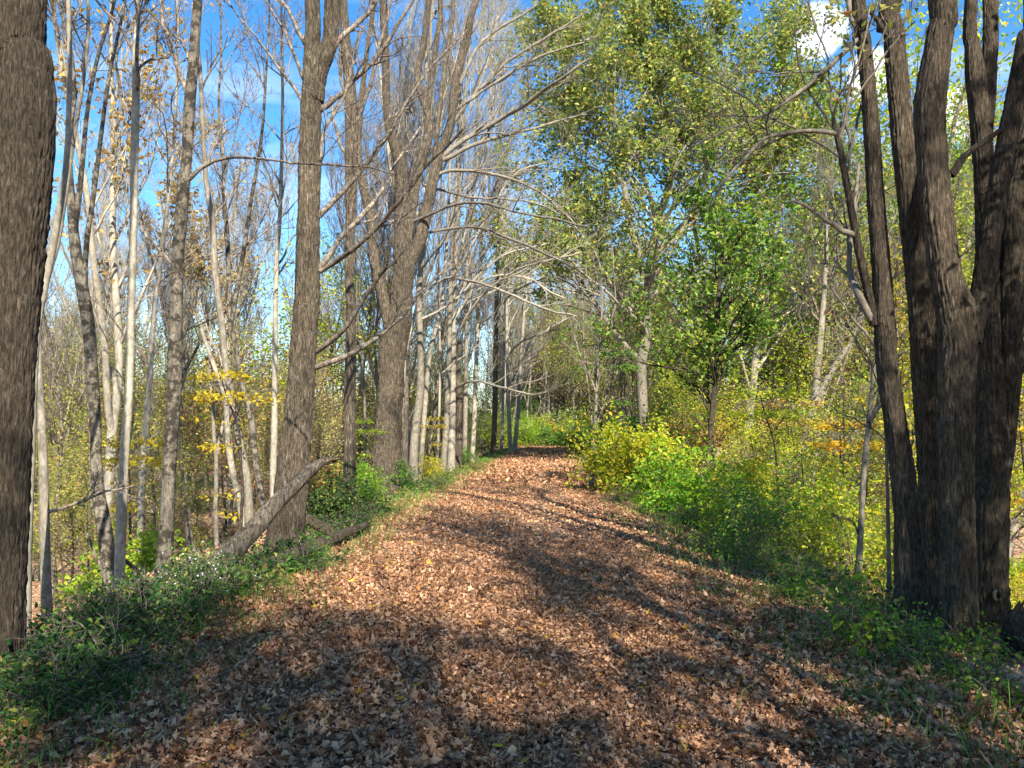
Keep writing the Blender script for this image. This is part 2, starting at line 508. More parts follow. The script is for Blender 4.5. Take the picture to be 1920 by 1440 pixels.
def furrows(n, k, rng, length, amp=0.05, K=None):
    amp = amp * 1.3
    a = (np.arange(k) * 2 * math.pi / k)[None]
    z = np.linspace(0, length, n)[:, None]
    K = K or 17
    w1 = sum(rng.uniform(0.1, 0.3) * np.sin(z * q + rng.random() * 6.3 + m_ * a) for q, m_ in ((1.3, 1), (3.1, 2), (6.7, 1), (11.0, 3)))
    w2 = sum(rng.uniform(0.1, 0.3) * np.sin(z * q + rng.random() * 6.3 + m_ * a) for q, m_ in ((1.7, 2), (4.1, 1), (8.3, 3), (13.0, 2)))
    f = np.minimum(np.abs(np.sin(0.5 * K * a + 2.6 * w1)), np.abs(np.sin(0.5 * (K - 5) * a - 2.2 * w2)) + 0.15)
    return amp * (np.sqrt(f) - 0.65) + amp * 0.35 * rng.normal(size=(n, k))


# prototypes -------------------------------------------------------------------
def bare_proto(name, label, cat, H, r0, seed, mat, nl=18, twig=(6, 5), fine=2, leaf=None, fork=1, loc=(0, 0, 0), group=None, lean=0.04, ang=0.55):
    rng = np.random.default_rng(seed)
    root = empty(name, loc, label, cat, group)
    d = np.array([rng.normal() * lean, rng.normal() * lean, 1.0])
    P = [np.array([0, 0, -0.3])]
    for k in range(20):
        d = d + rng.normal(size=3) * 0.045; d[2] += 0.03; d = nrm(d)
        P.append(P[-1] + d * H / 20)
    P = np.array(P); R = r0 * (1 - np.linspace(0, 1, 21)) ** 0.85 + 0.01
    Ps, Rs = [P], [R]
    for f in range(fork):
        i = rng.integers(5, 11)
        dd = nrm(P[i + 1] - P[i] + np.append(rng.normal(size=2) * 0.35, 0))
        Q = [P[i]]
        for k in range(20):
            dd = nrm(dd + rng.normal(size=3) * 0.04 + np.array([0, 0, 0.05])); Q.append(Q[-1] + dd * (H - P[i][2]) * 0.9 / 20)
        Ps.append(np.array(Q)); Rs.append(R[i] * 0.75 * (1 - np.linspace(0, 1, 21)) ** 0.8 + 0.009)
    t = MB()
    for P_, R_ in zip(Ps, Rs):
        t.tubes(P_, R_, 9, trunk_irr(21, 9, rng, 0.05, 0.3 if P_ is P else 0, H))
    t.build('trunk', M[mat], root)
    b = MB()
    A, Ar = grow(np.stack(Ps), np.stack(Rs), nl, rng, 0.3, 0.98, 0.24, ang, 0.45, 10, 0.10, 0.5, 0.010, 0.06)
    b.tubes(A, Ar, 5)
    Bq, Br = grow(A, Ar, twig[0], rng, 0.2, 1.0, 0.45, 0.6, 0.25, 7, 0.12, 0.6, 0.007, 0.06)
    b.tubes(Bq, Br, 3)
    Cq, Cr = grow(Bq, Br, twig[1], rng, 0.2, 1.0, 0.5, 0.65, 0.2, 5, 0.13, 0.65, 0.0045, 0.05)
    b.tubes(Cq, Cr, 3)
    if fine:
        Dq, Dr = grow(Cq, Cr, fine, rng, 0.2, 1.0, 0.55, 0.65, 0.2, 4, 0.13, 0.7, 0.0035, 0.05)
        b.tubes(Dq, Dr, 3)
    b.build('branches', M['twig'] if mat != 'bark_pale' else M['bark_pale'], root)
    if leaf:
        lm, per, size = leaf
        l = MB()
        T = Dq if fine else Cq
        idx = rng.random(len(T)) < min(per, 1)
        pos = around(T[idx], max(int(per), 1), rng, 0.09)
        l.leaves(pos, size * (0.7 + 0.6 * rng.random(len(pos))), rng, 0.9)
        l.build('crown', M[lm], root, smooth=False)
    return root


def leafy_proto(name, label, cat, H, r0, seed, mat, leafm, crown0=0.35, nl=22, per=9, size=0.12, spread=0.22, wid=0.34, loc=(0, 0, 0), up=0.15, ang=0.95, group=None, flat=0.0, trunk_pts=None, shape='diamond'):
    rng = np.random.default_rng(seed)
    root = empty(name, loc, label, cat, group)
    d = np.array([rng.normal() * 0.05, rng.normal() * 0.05, 1.0])
    P = [np.array([0, 0, -0.3])]
    for k in range(20):
        d = d + rng.normal(size=3) * 0.06; d[2] += 0.04; d = nrm(d)
        P.append(P[-1] + d * H * 0.93 / 20)
    P = np.array(P); R = r0 * (1 - np.linspace(0, 1, 21)) ** 0.8 + 0.008
    t = MB(); t.tubes(P, R, 9, trunk_irr(21, 9, rng, 0.05, 0.3, H)); t.build('trunk', M[mat], root)
    b = MB()
    A, Ar = grow(P[None], R[None], nl, rng, crown0, 0.99, wid * H, ang, up, 9, 0.12, 0.55, 0.01, 0.03, absl=True)
    b.tubes(A, Ar, 5)
    Bq, Br = grow(A, Ar, 6, rng, 0.25, 1.0, 0.5, 0.75, 0.15 * (1 - flat), 6, 0.13, 0.6, 0.006, 0.03)
    b.tubes(Bq, Br, 3)
    Cq, Cr = grow(Bq, Br, 4, rng, 0.25, 1.0, 0.55, 0.8, 0.1 * (1 - flat), 4, 0.13, 0.6, 0.004, 0.0)
    b.tubes(Cq, Cr, 3)
    b.build('branches', M['twig'] if mat != 'bark_pale' else M['bark_pale'], root)
    keep = rng.random(len(Cq)) < 0.82
    pos = around(Cq[keep], per, rng, spread, 0.2)
    if flat:
        pos[:, 2] = pos[:, 2] - (pos[:, 2] % 0.45) * flat + rng.normal(size=len(pos)) * 0.03
    l = MB()
    l.leaves(pos, size * (0.65 + 0.7 * rng.random(len(pos))), rng, 0.65, shape)
    l.build('crown', M[leafm], root, smooth=False)
    return root


def shrub_proto(name, label, cat, H, W, seed, leafm, nst=14, per=3, size=0.08, loc=(0, 0, 0), mat='twig', group=None, shape='oval', spread=0.06, droop=0.0, lens=0.5):
    rng = np.random.default_rng(seed)
    root = empty(name, loc, label, cat, group)
    a = rng.random(nst) * 6.28
    d = np.stack([np.cos(a) * W / H * rng.random(nst), np.sin(a) * W / H * rng.random(nst), np.ones(nst)], 1)
    d = nrm(d)
    p = np.stack([np.cos(a) * 0.12 * W, np.sin(a) * 0.12 * W, np.full(nst, -0.12)], 1) * rng.random((nst, 1)) ** 0.5
    p[:, 2] = -0.12
    out = [p]
    Ls = H * (0.6 + 0.5 * rng.random((nst, 1)))
    for k in range(9):
        d = nrm(d + 0.12 * rng.normal(size=(nst, 3)) + np.array([0, 0, -droop * k / 9]))
        out.append(out[-1] + d * Ls / 9)
    P = np.stack(out, 1)
    R = (0.006 + 0.006 * H * rng.random((nst, 1))) * (1 - np.linspace(0, 0.85, 10))[None]
    b = MB(); b.tubes(P, R, 5)
    A, Ar = grow(P, R, 6, rng, 0.15, 1.0, lens, 0.9, 0.05, 6, 0.14, 0.6, 0.003, -0.02 - droop * 0.1)
    b.tubes(A, Ar, 3)
    Bq, Br = grow(A, Ar, 4, rng, 0.2, 1.0, 0.6, 0.9, 0.0, 4, 0.14, 0.6, 0.0022, -0.02)
    b.tubes(Bq, Br, 3)
    b.build('stems', M[mat], root)
    pos = np.concatenate([around(A, per, rng, spread), around(Bq, per, rng, spread)])
    pos = pos[pos[:, 2] > 0.02]
    l = MB()
    l.leaves(pos, size * (0.6 + 0.8 * rng.random(len(pos))), rng, 0.6, shape)
    l.build('foliage', M[leafm], root, smooth=False)
    return root

# ------------------------------------------------------------------ ground, path and litter
def axis(lo, fine_lo, fine_hi, hi, step):
    a = list(np.arange(fine_lo, fine_hi + 1e-6, step))
    s = step
    while a[-1] < hi:
        s *= 1.18; a.append(a[-1] + s)
    s = step
    while a[0] > lo:
        s *= 1.18; a.insert(0, a[0] - s)
    return np.array(a)


def grid(X, Y, Z, name, mat):
    ny, nx = X.shape
    b = MB()
    b.v.append(np.stack([X, Y, Z], -1).reshape(-1, 3))
    i = np.arange(ny * nx).reshape(ny, nx)
    b.f4.append(np.stack([i[:-1, :-1], i[:-1, 1:], i[1:, 1:], i[1:, :-1]], -1).reshape(-1, 4))
    b.n = nx * ny
    return tag(b.build(name, M[mat]), kind='structure')


gx = axis(-900, -16, 16, 900, 0.25)
gy = axis(-400, -14, 60, 1200, 0.3)
X, Y = np.meshgrid(gx, gy)
sg = X - path_x(Y)
grid(X, Y, h(X, Y) - 0.035 * (np.abs(sg) < 2.2), 'ground', 'floor')
py_ = np.arange(-14, 100, 0.3)
ps = np.linspace(-1.9, 1.9, 17)
SS, YY = np.meshgrid(ps, py_)
XX = SS + path_x(YY)
grid(XX, YY, h(XX, YY) + 0.004, 'path', 'path')

ANG = np.radians([270, 330, 348, 8, 35, 62, 90, 118, 145, 172, 192, 210])
RAD = np.array([0.42, 0.55, 0.74, 0.58, 0.92, 0.60, 1.0, 0.60, 0.92, 0.58, 0.74, 0.55])


def litter(pts, size, rng, lift=0.035, flat=0.5):
    """Curled lobed leaves lying on the ground."""
    m = len(pts)
    k = len(ANG)
    rad = RAD[None] * (1 + 0.18 * rng.normal(size=(m, k)))
    asp = rng.uniform(0.4, 1.0, (m, 1))
    x = np.cos(ANG)[None] * rad * asp; y = np.sin(ANG)[None] * rad
    x = np.concatenate([x, np.zeros((m, 1))], 1); y = np.concatenate([y, np.zeros((m, 1))], 1)
    c1 = rng.normal(size=(m, 1)) * 0.55; c2 = rng.normal(size=(m, 1)) * 0.5
    z = c1 * x * x + c2 * y * y + 0.35 * rng.normal(size=(m, 1)) * x * y + 0.13 * rng.normal(size=x.shape)
    v = np.stack([x, y, z], -1) * (np.asarray(size)[:, None, None] * 0.5)
    a = rng.random(m) * 6.283
    nv = nrm(rng.normal(size=(m, 3)) * flat + np.array([0, 0, 1.0]))
    u = np.stack([np.cos(a), np.sin(a), np.zeros(m)], 1)
    u = nrm(u - (u * nv).sum(1, keepdims=True) * nv)
    w = np.cross(nv, u)
    world = v[..., :1] * u[:, None] + v[..., 1:2] * w[:, None] + v[..., 2:] * nv[:, None] + pts[:, None]
    world[..., 2] += (rng.random(m) * lift)[:, None]
    b = MB()
    b.v.append(world.reshape(-1, 3))
    i = np.arange(m)[:, None] * (k + 1)
    tri = [np.stack([i[:, 0] + k, i[:, 0] + j, i[:, 0] + (j + 1) % k], -1) for j in range(k)]
    b.f3.append(np.stack(tri, 1).reshape(-1, 3))
    b.n = m * (k + 1)
    return b


rng = np.random.default_rng(5)


def strip(n, y0, y1, s0, s1, power=1.0):
    y = y0 + (y1 - y0) * rng.random(n) ** power
    s = s0 + (s1 - s0) * rng.random(n)
    x = s + path_x(y)
    return np.stack([x, y, h(x, y) + 0.01], 1)


p1 = strip(62000, 2.2, 9, -3.2, 3.2); p2 = strip(40000, 9, 22, -3.0, 3.0); p3 = strip(22000, 22, 70, -2.6, 2.6); p4 = strip(5000, -8, 2.2, -3, 3)
wear = np.concatenate([p1, p2, p3, p4])
sw = wear[:, 0] - path_x(wear[:, 1])
worn = np.exp(-((sw - 0.45) / 0.5) ** 2) * np.where(wear[:, 1] < 9, 0.8, 0.45)      # the trodden middle carries fewer whole leaves
wear = wear[rng.random(len(wear)) > worn]
sz = np.where(wear[:, 1] > 22, rng.uniform(0.10, 0.20, len(wear)), 0.028 + 0.066 * rng.random(len(wear)) ** 1.5)
crumb = np.concatenate([strip(26000, 2.2, 11, -2.2, 2.2), strip(22000, 2.2, 10, -0.2, 1.1)])
pl = np.concatenate([strip(16000, 3, 30, -14, -3.0, 0.8), strip(14000, 3, 30, 3.0, 14, 0.8), strip(7000, 12, 45, -24, -9)])
allp = np.concatenate([wear, crumb, pl])
alls = np.concatenate([sz, rng.uniform(0.022, 0.05, len(crumb)), rng.uniform(0.07, 0.15, len(pl))])
lt = litter(allp, alls, rng)
tag(lt.build('fallen_leaves', M['litter'], smooth=False), 'dry brown fallen leaves carpeting the path and banks', 'fallen leaves', kind='stuff')

# ------------------------------------------------------------------ traced trees, left side
hero('leaning_bare_tree', 'thick furrowed dark trunk cut by the left edge of the photo', 'tree', 5.5,
     [[(-8, 1255, 92), (-2, 1150, 78), (8, 1000, 72), (15, 850, 70), (22, 720, 70), (28, 600, 74), (33, 500, 80), (41, 400, 86), (48, 300, 88), (52, 200, 88), (47, 100, 84), (39, 0, 80)]],
     mat='bark_dark', ext=11, sides=18, auto=12, seed=1, autot=(0.6, 0.98), flare=0.25, irr=0.05)
hero('bare_tree', 'smooth pale trunk close beside the thick dark trunk at the left edge', 'tree', 7.5,
     [[(40, 1200, 31), (45, 1020, 26), (55, 850, 20), (62, 690, 17), (70, 600, 15), (95, 480, 14), (110, 400, 12), (125, 300, 10), (130, 150, 9), (128, 0, 8)]], mat='bark_pale', ext=5, auto=12, autolen=1.8, autot=(0.5, 1), seed=2)
hero('bare_tree', 'slim grey trunk just right of the pale trunk, a broken branch leaning at its foot', 'tree', 8.5,
     [[(92, 1210, 20), (86, 1075, 18), (82, 905, 17), (77, 762, 14), (71, 648, 12), (78, 560, 11), (105, 470, 10), (118, 400, 9), (140, 250, 8), (160, 120, 7), (165, 0, 6)]],
     limbs=[[(84, 960, 7), (130, 945, 6), (200, 918, 4), (260, 905, 3)]], mat='bark_grey', ext=4, auto=12, autolen=1.8, autot=(0.5, 1), seed=3)
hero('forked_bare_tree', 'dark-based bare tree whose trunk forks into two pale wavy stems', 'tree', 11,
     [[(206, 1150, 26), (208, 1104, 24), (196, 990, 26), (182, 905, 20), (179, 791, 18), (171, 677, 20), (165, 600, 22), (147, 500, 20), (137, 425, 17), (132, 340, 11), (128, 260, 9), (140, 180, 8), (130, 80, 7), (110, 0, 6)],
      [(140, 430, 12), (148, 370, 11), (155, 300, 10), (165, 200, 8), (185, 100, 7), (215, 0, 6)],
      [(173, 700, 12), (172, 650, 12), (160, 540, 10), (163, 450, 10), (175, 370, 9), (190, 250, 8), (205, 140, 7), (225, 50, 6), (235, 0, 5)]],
     mat='bark_painted_shade', ext=5, auto=9, autolen=2.0, autot=(0.5, 1), seed=4)
hero('bare_tree', 'straight slender trunk with a pale base next to the forked dark tree', 'tree', 10,
     [[(220, 1160, 17), (222, 1132, 16), (228, 961, 18), (233, 848, 16), (242, 734, 14), (245, 600, 13), (250, 450, 14), (252, 300, 15), (255, 175, 14), (254, 100, 11), (258, 0, 10)]],
     mat='bark_pale', ext=6, auto=14, autolen=2.0, autot=(0.45, 1), seed=5)
hero('bare_tree', 'grey trunk blotchy with painted black shade rising from the white flowers at the verge', 'tree', 9,
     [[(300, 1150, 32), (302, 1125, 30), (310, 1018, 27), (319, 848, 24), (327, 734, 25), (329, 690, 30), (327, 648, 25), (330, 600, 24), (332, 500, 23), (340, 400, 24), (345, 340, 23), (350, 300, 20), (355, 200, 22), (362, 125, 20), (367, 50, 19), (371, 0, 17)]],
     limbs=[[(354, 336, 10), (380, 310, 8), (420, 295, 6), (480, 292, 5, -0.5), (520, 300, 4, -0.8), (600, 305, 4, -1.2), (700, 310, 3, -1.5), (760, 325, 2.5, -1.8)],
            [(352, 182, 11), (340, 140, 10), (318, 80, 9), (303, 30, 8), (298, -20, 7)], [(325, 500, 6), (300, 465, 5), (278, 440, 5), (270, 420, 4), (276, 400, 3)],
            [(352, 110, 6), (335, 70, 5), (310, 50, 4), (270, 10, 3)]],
     mat='bark_painted_shade', limbmat='twig', ext=7, auto=8, seed=6, twig=(4, 4), autot=(0.7, 1))
hero('bare_tree', 'thin speckled trunk curving behind the leaning log, between blotchy tree and large trunk', 'tree', 12,
     [[(470, 1060, 18), (467, 990, 18), (464, 905, 16), (447, 819, 15), (432, 734, 14), (425, 700, 13), (415, 600, 12), (402, 500, 12), (400, 425, 12), (388, 350, 10), (382, 275, 9), (378, 200, 9), (375, 125, 8), (368, 60, 7), (370, 0, 6)]],
     mat='bark_grey', ext=4, auto=14, autolen=2.0, autot=(0.4, 1), seed=7)
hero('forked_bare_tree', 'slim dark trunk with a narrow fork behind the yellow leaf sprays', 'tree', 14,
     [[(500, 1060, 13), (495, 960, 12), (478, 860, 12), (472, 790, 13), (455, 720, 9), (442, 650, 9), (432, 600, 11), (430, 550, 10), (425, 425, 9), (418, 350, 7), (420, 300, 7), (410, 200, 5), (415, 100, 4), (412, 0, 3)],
      [(432, 610, 10), (455, 480, 9), (470, 380, 7), (490, 260, 6), (500, 120, 4), (505, 0, 3)]], mat='bark_painted_shade', limbmat='twig', ext=3, auto=9, autolen=2.2, autot=(0.4, 1), seed=8)
hero('bare_tree', 'straight thin grey trunk just left of the large furrowed trunk', 'tree', 16,
     [[(515, 1010, 13), (512, 905, 12), (515, 790, 12), (515, 720, 10), (518, 500, 9), (525, 400, 8), (530, 200, 6), (528, 0, 4)]], mat='bark_pale', ext=4, auto=22, autolen=2.2, autot=(0.3, 1), seed=9)
hero('bare_tree', 'pale leaning trunk in the valley between the slender trunk and the blotchy trunk', 'tree', 16,
     [[(262, 1000, 12), (270, 850, 12), (280, 720, 10), (290, 575, 9), (300, 500, 8), (320, 330, 6), (330, 200, 5), (333, 0, 4)]], mat='bark_pale', ext=3, auto=22, autolen=2.4, autot=(0.3, 1), seed=10)
hero('large_bare_tree', 'large furrowed brown trunk left of the path with the log leaning past its foot', 'tree', 11,
     [[(530, 1050, 66), (535, 1010, 60), (547, 908, 56), (556, 811, 52), (564, 733, 49), (570, 636, 47), (576, 558, 46), (577, 500, 45), (579, 396, 42), (581, 292, 41), (583, 208, 39), (588, 150, 42), (585, 83, 31), (585, 0, 28)],
      [(588, 190, 38), (596, 140, 34), (612, 100, 31), (621, 62, 29), (623, 0, 29)]],
     limbs=[[(588, 662, 11), (644, 620, 9, -0.3), (694, 546, 9, -0.5), (723, 500, 8, -0.7), (735, 450, 6, -0.9), (765, 360, 5, -1.1), (790, 270, 4, -1.3)],
            [(588, 690, 11), (655, 667, 9), (718, 628, 8, 0.3), (764, 590, 6, 0.5), (788, 558, 5, 0.8), (850, 500, 4, 1.0)],
            [(596, 506, 13), (615, 485, 11), (642, 442, 9), (687, 400, 9), (733, 342, 7, 0.5), (758, 292, 6, 0.8), (800, 230, 4, 1)],
            [(598, 508, 13), (625, 490, 11), (667, 458, 9, -0.4), (708, 421, 9, -0.6), (750, 367, 7, -1), (795, 310, 5, -1.2), (860, 250, 4, -1.5)],
            [(598, 406, 12), (637, 367, 10), (679, 321, 9), (725, 262, 8), (750, 225, 7), (783, 167, 5), (830, 110, 4), (880, 60, 3)],
            [(598, 206, 13), (637, 179, 10), (667, 146, 9), (717, 96, 8), (750, 42, 7), (780, -10, 6)],
            [(568, 192, 8), (542, 154, 6), (517, 117, 5), (500, 88, 4), (460, 40, 3), (430, 0, 3)], [(570, 150, 7), (546, 88, 6), (521, 46, 5), (500, 20, 4), (470, -20, 3)],
            [(572, 82, 9), (550, 37, 7), (520, -5, 5)], [(628, 85, 12), (654, 62, 10), (696, 12, 8), (712, -15, 7)], [(600, 300, 8), (610, 240, 7), (640, 180, 5), (670, 60, 4)]],
     mat='bark_brown', limbmat='twig', ext=10, sides=18, auto=9, seed=11, autot=(0.72, 0.98), flare=0.3, twig=(4, 4), fine=2)
hero('bare_tree', 'knobbly grey-brown trunk behind and right of the large furrowed trunk', 'tree', 14.5,
     [[(652, 965, 27), (653, 935, 26), (655, 850, 22), (655, 753, 23), (657, 675, 23), (657, 578, 18), (654, 500, 18), (658, 417, 19), (658, 312, 22), (658, 208, 24), (650, 104, 20), (642, 0, 18)]],
     limbs=[[(668, 230, 9), (690, 180, 8), (710, 90, 6), (725, 0, 5)], [(650, 300, 7), (635, 250, 6), (625, 190, 4)], [(652, 200, 7), (640, 140, 6), (632, 60, 5)]],
     mat='bark_brown', limbmat='twig', ext=8, auto=9, seed=12, autot=(0.6, 1), irr=0.10)
hero('large_bare_tree', 'stout trunk with a dark hollow base whose grey stems fan out over the path', 'tree', 20,
     [[(722, 918, 64), (723, 890, 58), (725, 850, 53), (729, 772, 46), (733, 714, 46), (735, 663, 50), (749, 597, 44), (753, 539, 40), (757, 500, 40), (754, 458, 35), (754, 375, 26), (750, 308, 22), (733, 250, 17), (725, 200, 14), (723, 104, 14), (719, 0, 14)],
      [(738, 650, 30), (725, 583, 22), (704, 500, 20), (696, 417, 18), (679, 342, 15), (672, 290, 13), (676, 200, 10), (690, 80, 8), (700, 0, 7)],
      [(758, 510, 24), (787, 450, 21), (804, 375, 20), (821, 300, 17), (846, 229, 16), (854, 158, 17), (875, 71, 14), (892, 0, 12)],
      [(760, 470, 18), (771, 396, 18), (787, 312, 16), (806, 235, 14), (783, 150, 12), (795, 80, 12), (804, 0, 12)], [(800, 260, 11), (803, 200, 10), (821, 62, 9), (825, 0, 8)],
      [(815, 320, 9), (820, 240, 9), (835, 120, 8), (850, 0, 7)]],
     limbs=[[(821, 300, 10), (875, 258, 9), (937, 221, 8), (1000, 183, 7, -1), (1054, 146, 5, -2), (1100, 120, 4, -2)], [(830, 300, 9), (896, 267, 8), (979, 242, 6, 1), (1100, 210, 4, 2)],
            [(862, 158, 8), (896, 83, 7), (958, 33, 5), (1010, 0, 4)], [(771, 417, 6), (875, 379, 5, -1), (958, 396, 4, -2), (1100, 421, 3.5, -3)], [(792, 346, 6), (875, 367, 5, 1), (1000, 375, 4, 2), (1060, 400, 3, 2)],
            [(780, 440, 6), (875, 425, 5), (958, 446, 5, -2), (1042, 483, 4, -3), (1100, 517, 3, -3)], [(835, 260, 8), (880, 190, 7), (950, 120, 6), (1040, 60, 5), (1090, 30, 3)],
            [(850, 210, 7), (920, 160, 6), (1000, 110, 5), (1120, 70, 3)], [(815, 330, 8), (850, 320, 7), (930, 330, 6), (1010, 360, 4), (1080, 420, 3)]],
     mat='bark_brown', limbmat='bark_grey', ext=8, sides=16, auto=3, seed=13, ang=0.95, up=0.2, autot=(0.45, 1), flare=0.3, twig=(5, 4), fine=2, autolen=3.2)
hero('broken_snag', 'dead reddish snag with a snapped top right of the stout hollow trunk', 'dead tree', 22,
     [[(755, 905, 17), (756, 890, 16), (758, 800, 15), (760, 706, 13)]], limbs=[[(758, 760, 4), (775, 730, 3), (790, 715, 2)]], mat='deadwood', ext=0, auto=0, seed=14, sub=False, capd=True)
OVER = (0.55, -0.1, 0.0)
row = [
    ('straight grey-brown trunk right of the dead snag, branches reaching over the path', 23, [(774, 893, 18), (778, 811, 16), (788, 733, 14), (788, 636, 12), (786, 539, 11), (800, 400, 9), (805, 200, 7), (810, 0, 5)], 'bark_grey',
     [[(786, 560, 5), (840, 520, 5), (917, 538, 4, -2), (1000, 575, 4, -3), (1080, 600, 3, -4)], [(787, 600, 5), (850, 560, 4), (930, 480, 4), (1030, 450, 3)]]),
    ('slender pale trunk leaning right beside the straight grey-brown trunk', 24, [(788, 889, 10), (796, 772, 10), (807, 656, 8), (827, 578, 7), (838, 450, 6), (845, 250, 5), (850, 0, 4)], 'bark_pale', []),
    ('wand-thin bare sapling in the path-side row near the slender pale trunk', 25, [(819, 885, 6), (825, 700, 5), (822, 500, 4), (828, 300, 3), (830, 100, 2)], 'bark_pale', []),
    ('grey trunk midway along the path-side row, forked high up', 27, [(831, 877, 12), (838, 772, 12), (842, 656, 10), (844, 558, 9), (850, 400, 8), (870, 200, 6), (890, 0, 5)], 'bark_grey',
     [[(842, 650, 5), (900, 560, 5, -1), (980, 500, 4, -2), (1090, 470, 3, -3)], [(845, 540, 5), (900, 430, 4), (960, 330, 4), (1020, 300, 3)]]),
    ('stout pale grey trunk midway along the path-side row', 28, [(846, 873, 15), (848, 772, 13), (850, 656, 12), (850, 578, 10), (858, 400, 9), (862, 200, 7), (875, 0, 5)], 'bark_pale',
     [[(850, 600, 6), (900, 530, 5), (980, 520, 4), (1060, 560, 3)], [(850, 730, 5), (890, 715, 4, -1), (940, 724, 4, -2), (1000, 737, 3.5, -3), (1040, 738, 2.5, -4)]]),
    ('dark weathered trunk in the path-side row, its top broken', 30, [(858, 869, 17), (862, 772, 15), (860, 700, 12), (862, 640, 8)], 'bark_brown', []),
    ('thin grey trunk just beyond the dark weathered trunk of the row', 33, [(871, 862, 9), (874, 700, 8), (876, 500, 7), (890, 300, 5), (900, 100, 4), (905, 0, 3)], 'bark_grey', [[(876, 560, 5), (930, 470, 4), (1000, 410, 3), (1080, 390, 2.5)]]),
    ('leaning pale trunk two thirds along the path-side row', 36, [(885, 858, 10), (889, 792, 9), (896, 600, 8), (905, 400, 6), (918, 200, 5), (925, 0, 4)], 'bark_pale', [[(896, 620, 5), (950, 560, 4), (1020, 520, 3), (1080, 530, 3)]]),
    ('tall dark straight trunk near the far end of the path-side row', 42, [(924, 850, 11), (928, 772, 10), (930, 617, 9), (934, 450, 7), (938, 250, 5), (940, 50, 3)], 'bark_brown', [[(930, 700, 5), (980, 640, 4), (1040, 620, 3)]]),
    ('slim white trunk with a side stem close to the far bend of the path', 48, [(940, 846, 6), (943, 772, 6), (945, 640, 5), (950, 480, 4), (952, 300, 3)], 'bark_pale', [[(943, 740, 4), (970, 690, 3), (990, 640, 3)]]),
    ('pale trunk pair member leaning left at the far bend of the path', 50, [(957, 834, 8), (954, 772, 7), (951, 680, 6), (948, 520, 5), (945, 350, 3)], 'bark_pale', []),
    ('pale trunk at the far bend leaning right over the path', 51, [(966, 834, 9), (972, 764, 7), (976, 680, 6), (985, 560, 5), (1000, 420, 3)], 'bark_pale', [[(976, 680, 4), (1010, 630, 4), (1060, 600, 3)]]),
]
for i, (lab, Yd, st, mt, lbs) in enumerate(row):
    hero('bare_tree', lab, 'tree', Yd, [st], limbs=lbs, mat=mt, limbmat='bark_pale', ext=4 if st[-1][1] <= 6 else 0, sides=9, auto=(13 if i < 8 else 12) if 'broken' not in lab else 0, autot=(0.25, 1), autolen=4.2, seed=20 + i, twig=(6, 5), fine=3 if i < 8 else 1, bias=OVER, up=0.3)

# ------------------------------------------------------------------ traced trees, right side
hero('leaning_dark_tree', 'dark trunk leaning left out of the right-hand clump, with pale crooked limbs', 'tree', 6.6,
     [[(1722, 1160, 90.0), (1715, 1129, 70.2), (1708, 1050, 55.8), (1700, 951, 45.0), (1684, 823, 38.7), (1664, 695, 37.8), (1660, 632, 36.9), (1652, 500, 32.4), (1643, 389, 29.7), (1631, 194, 26.1), (1619, 73, 25.2), (1610, 0, 24.3)],
      [(1640, 610, 18.0), (1629, 554, 16.2), (1614, 486, 15.3), (1600, 413, 13.5), (1585, 330, 12.6), (1571, 258, 11.7), (1565, 235, 8.1), (1562, 210, 5.4)]],
     limbs=[[(1572, 252, 10), (1540, 243, 9), (1515, 243, 8), (1460, 250, 8), (1420, 270, 7, -0.3), (1380, 310, 6, -0.5), (1350, 350, 5, -0.6), (1330, 390, 3, -0.7)],
            [(1600, 440, 12), (1570, 428, 11), (1540, 410, 9), (1510, 393, 7), (1484, 385, 4)], [(1545, 413, 5), (1530, 450, 4), (1518, 500, 4), (1510, 560, 3), (1498, 590, 2.5)],
            [(1612, 70, 11), (1560, 120, 9), (1510, 165, 8), (1460, 200, 7), (1430, 218, 6), (1370, 240, 4), (1310, 270, 3)], [(1619, 80, 12), (1602, 35, 11), (1590, 0, 10), (1575, -30, 8)],
            [(1634, 600, 16), (1612, 550, 14), (1595, 515, 12, 0.3), (1590, 470, 11, 0.5), (1600, 400, 9, 0.8), (1608, 300, 7, 1)], [(1655, 700, 8), (1640, 640, 6), (1600, 600, 5), (1560, 550, 3)]],
     mat='bark_dark', limbmat='bark_grey', ext=8, sides=16, auto=8, seed=41, leaves=('oak', 0.5, 0.08), lleaf=0, autot=(0.7, 1), flare=0.1, twig=(3, 4), fine=2)
hero('dark_tree', 'second dark trunk of the right-hand clump, close behind the leaning one', 'tree', 7.3,
     [[(1755, 1175, 40), (1753, 1150, 36), (1745, 973, 34), (1739, 807, 43), (1733, 668, 48), (1729, 583, 48), (1718, 480, 45), (1707, 389, 42), (1687, 194, 37), (1675, 49, 36), (1672, 0, 35)]],
     limbs=[[(1672, 90, 14), (1655, 60, 11), (1640, 40, 9), (1622, 25, 7)], [(1735, 700, 6), (1760, 560, 5), (1770, 420, 3)]], mat='bark_dark', ext=8, sides=16, auto=8, seed=42, leaves=('oak', 0.5, 0.08), lleaf=0, autot=(0.72, 1), flare=0.15)
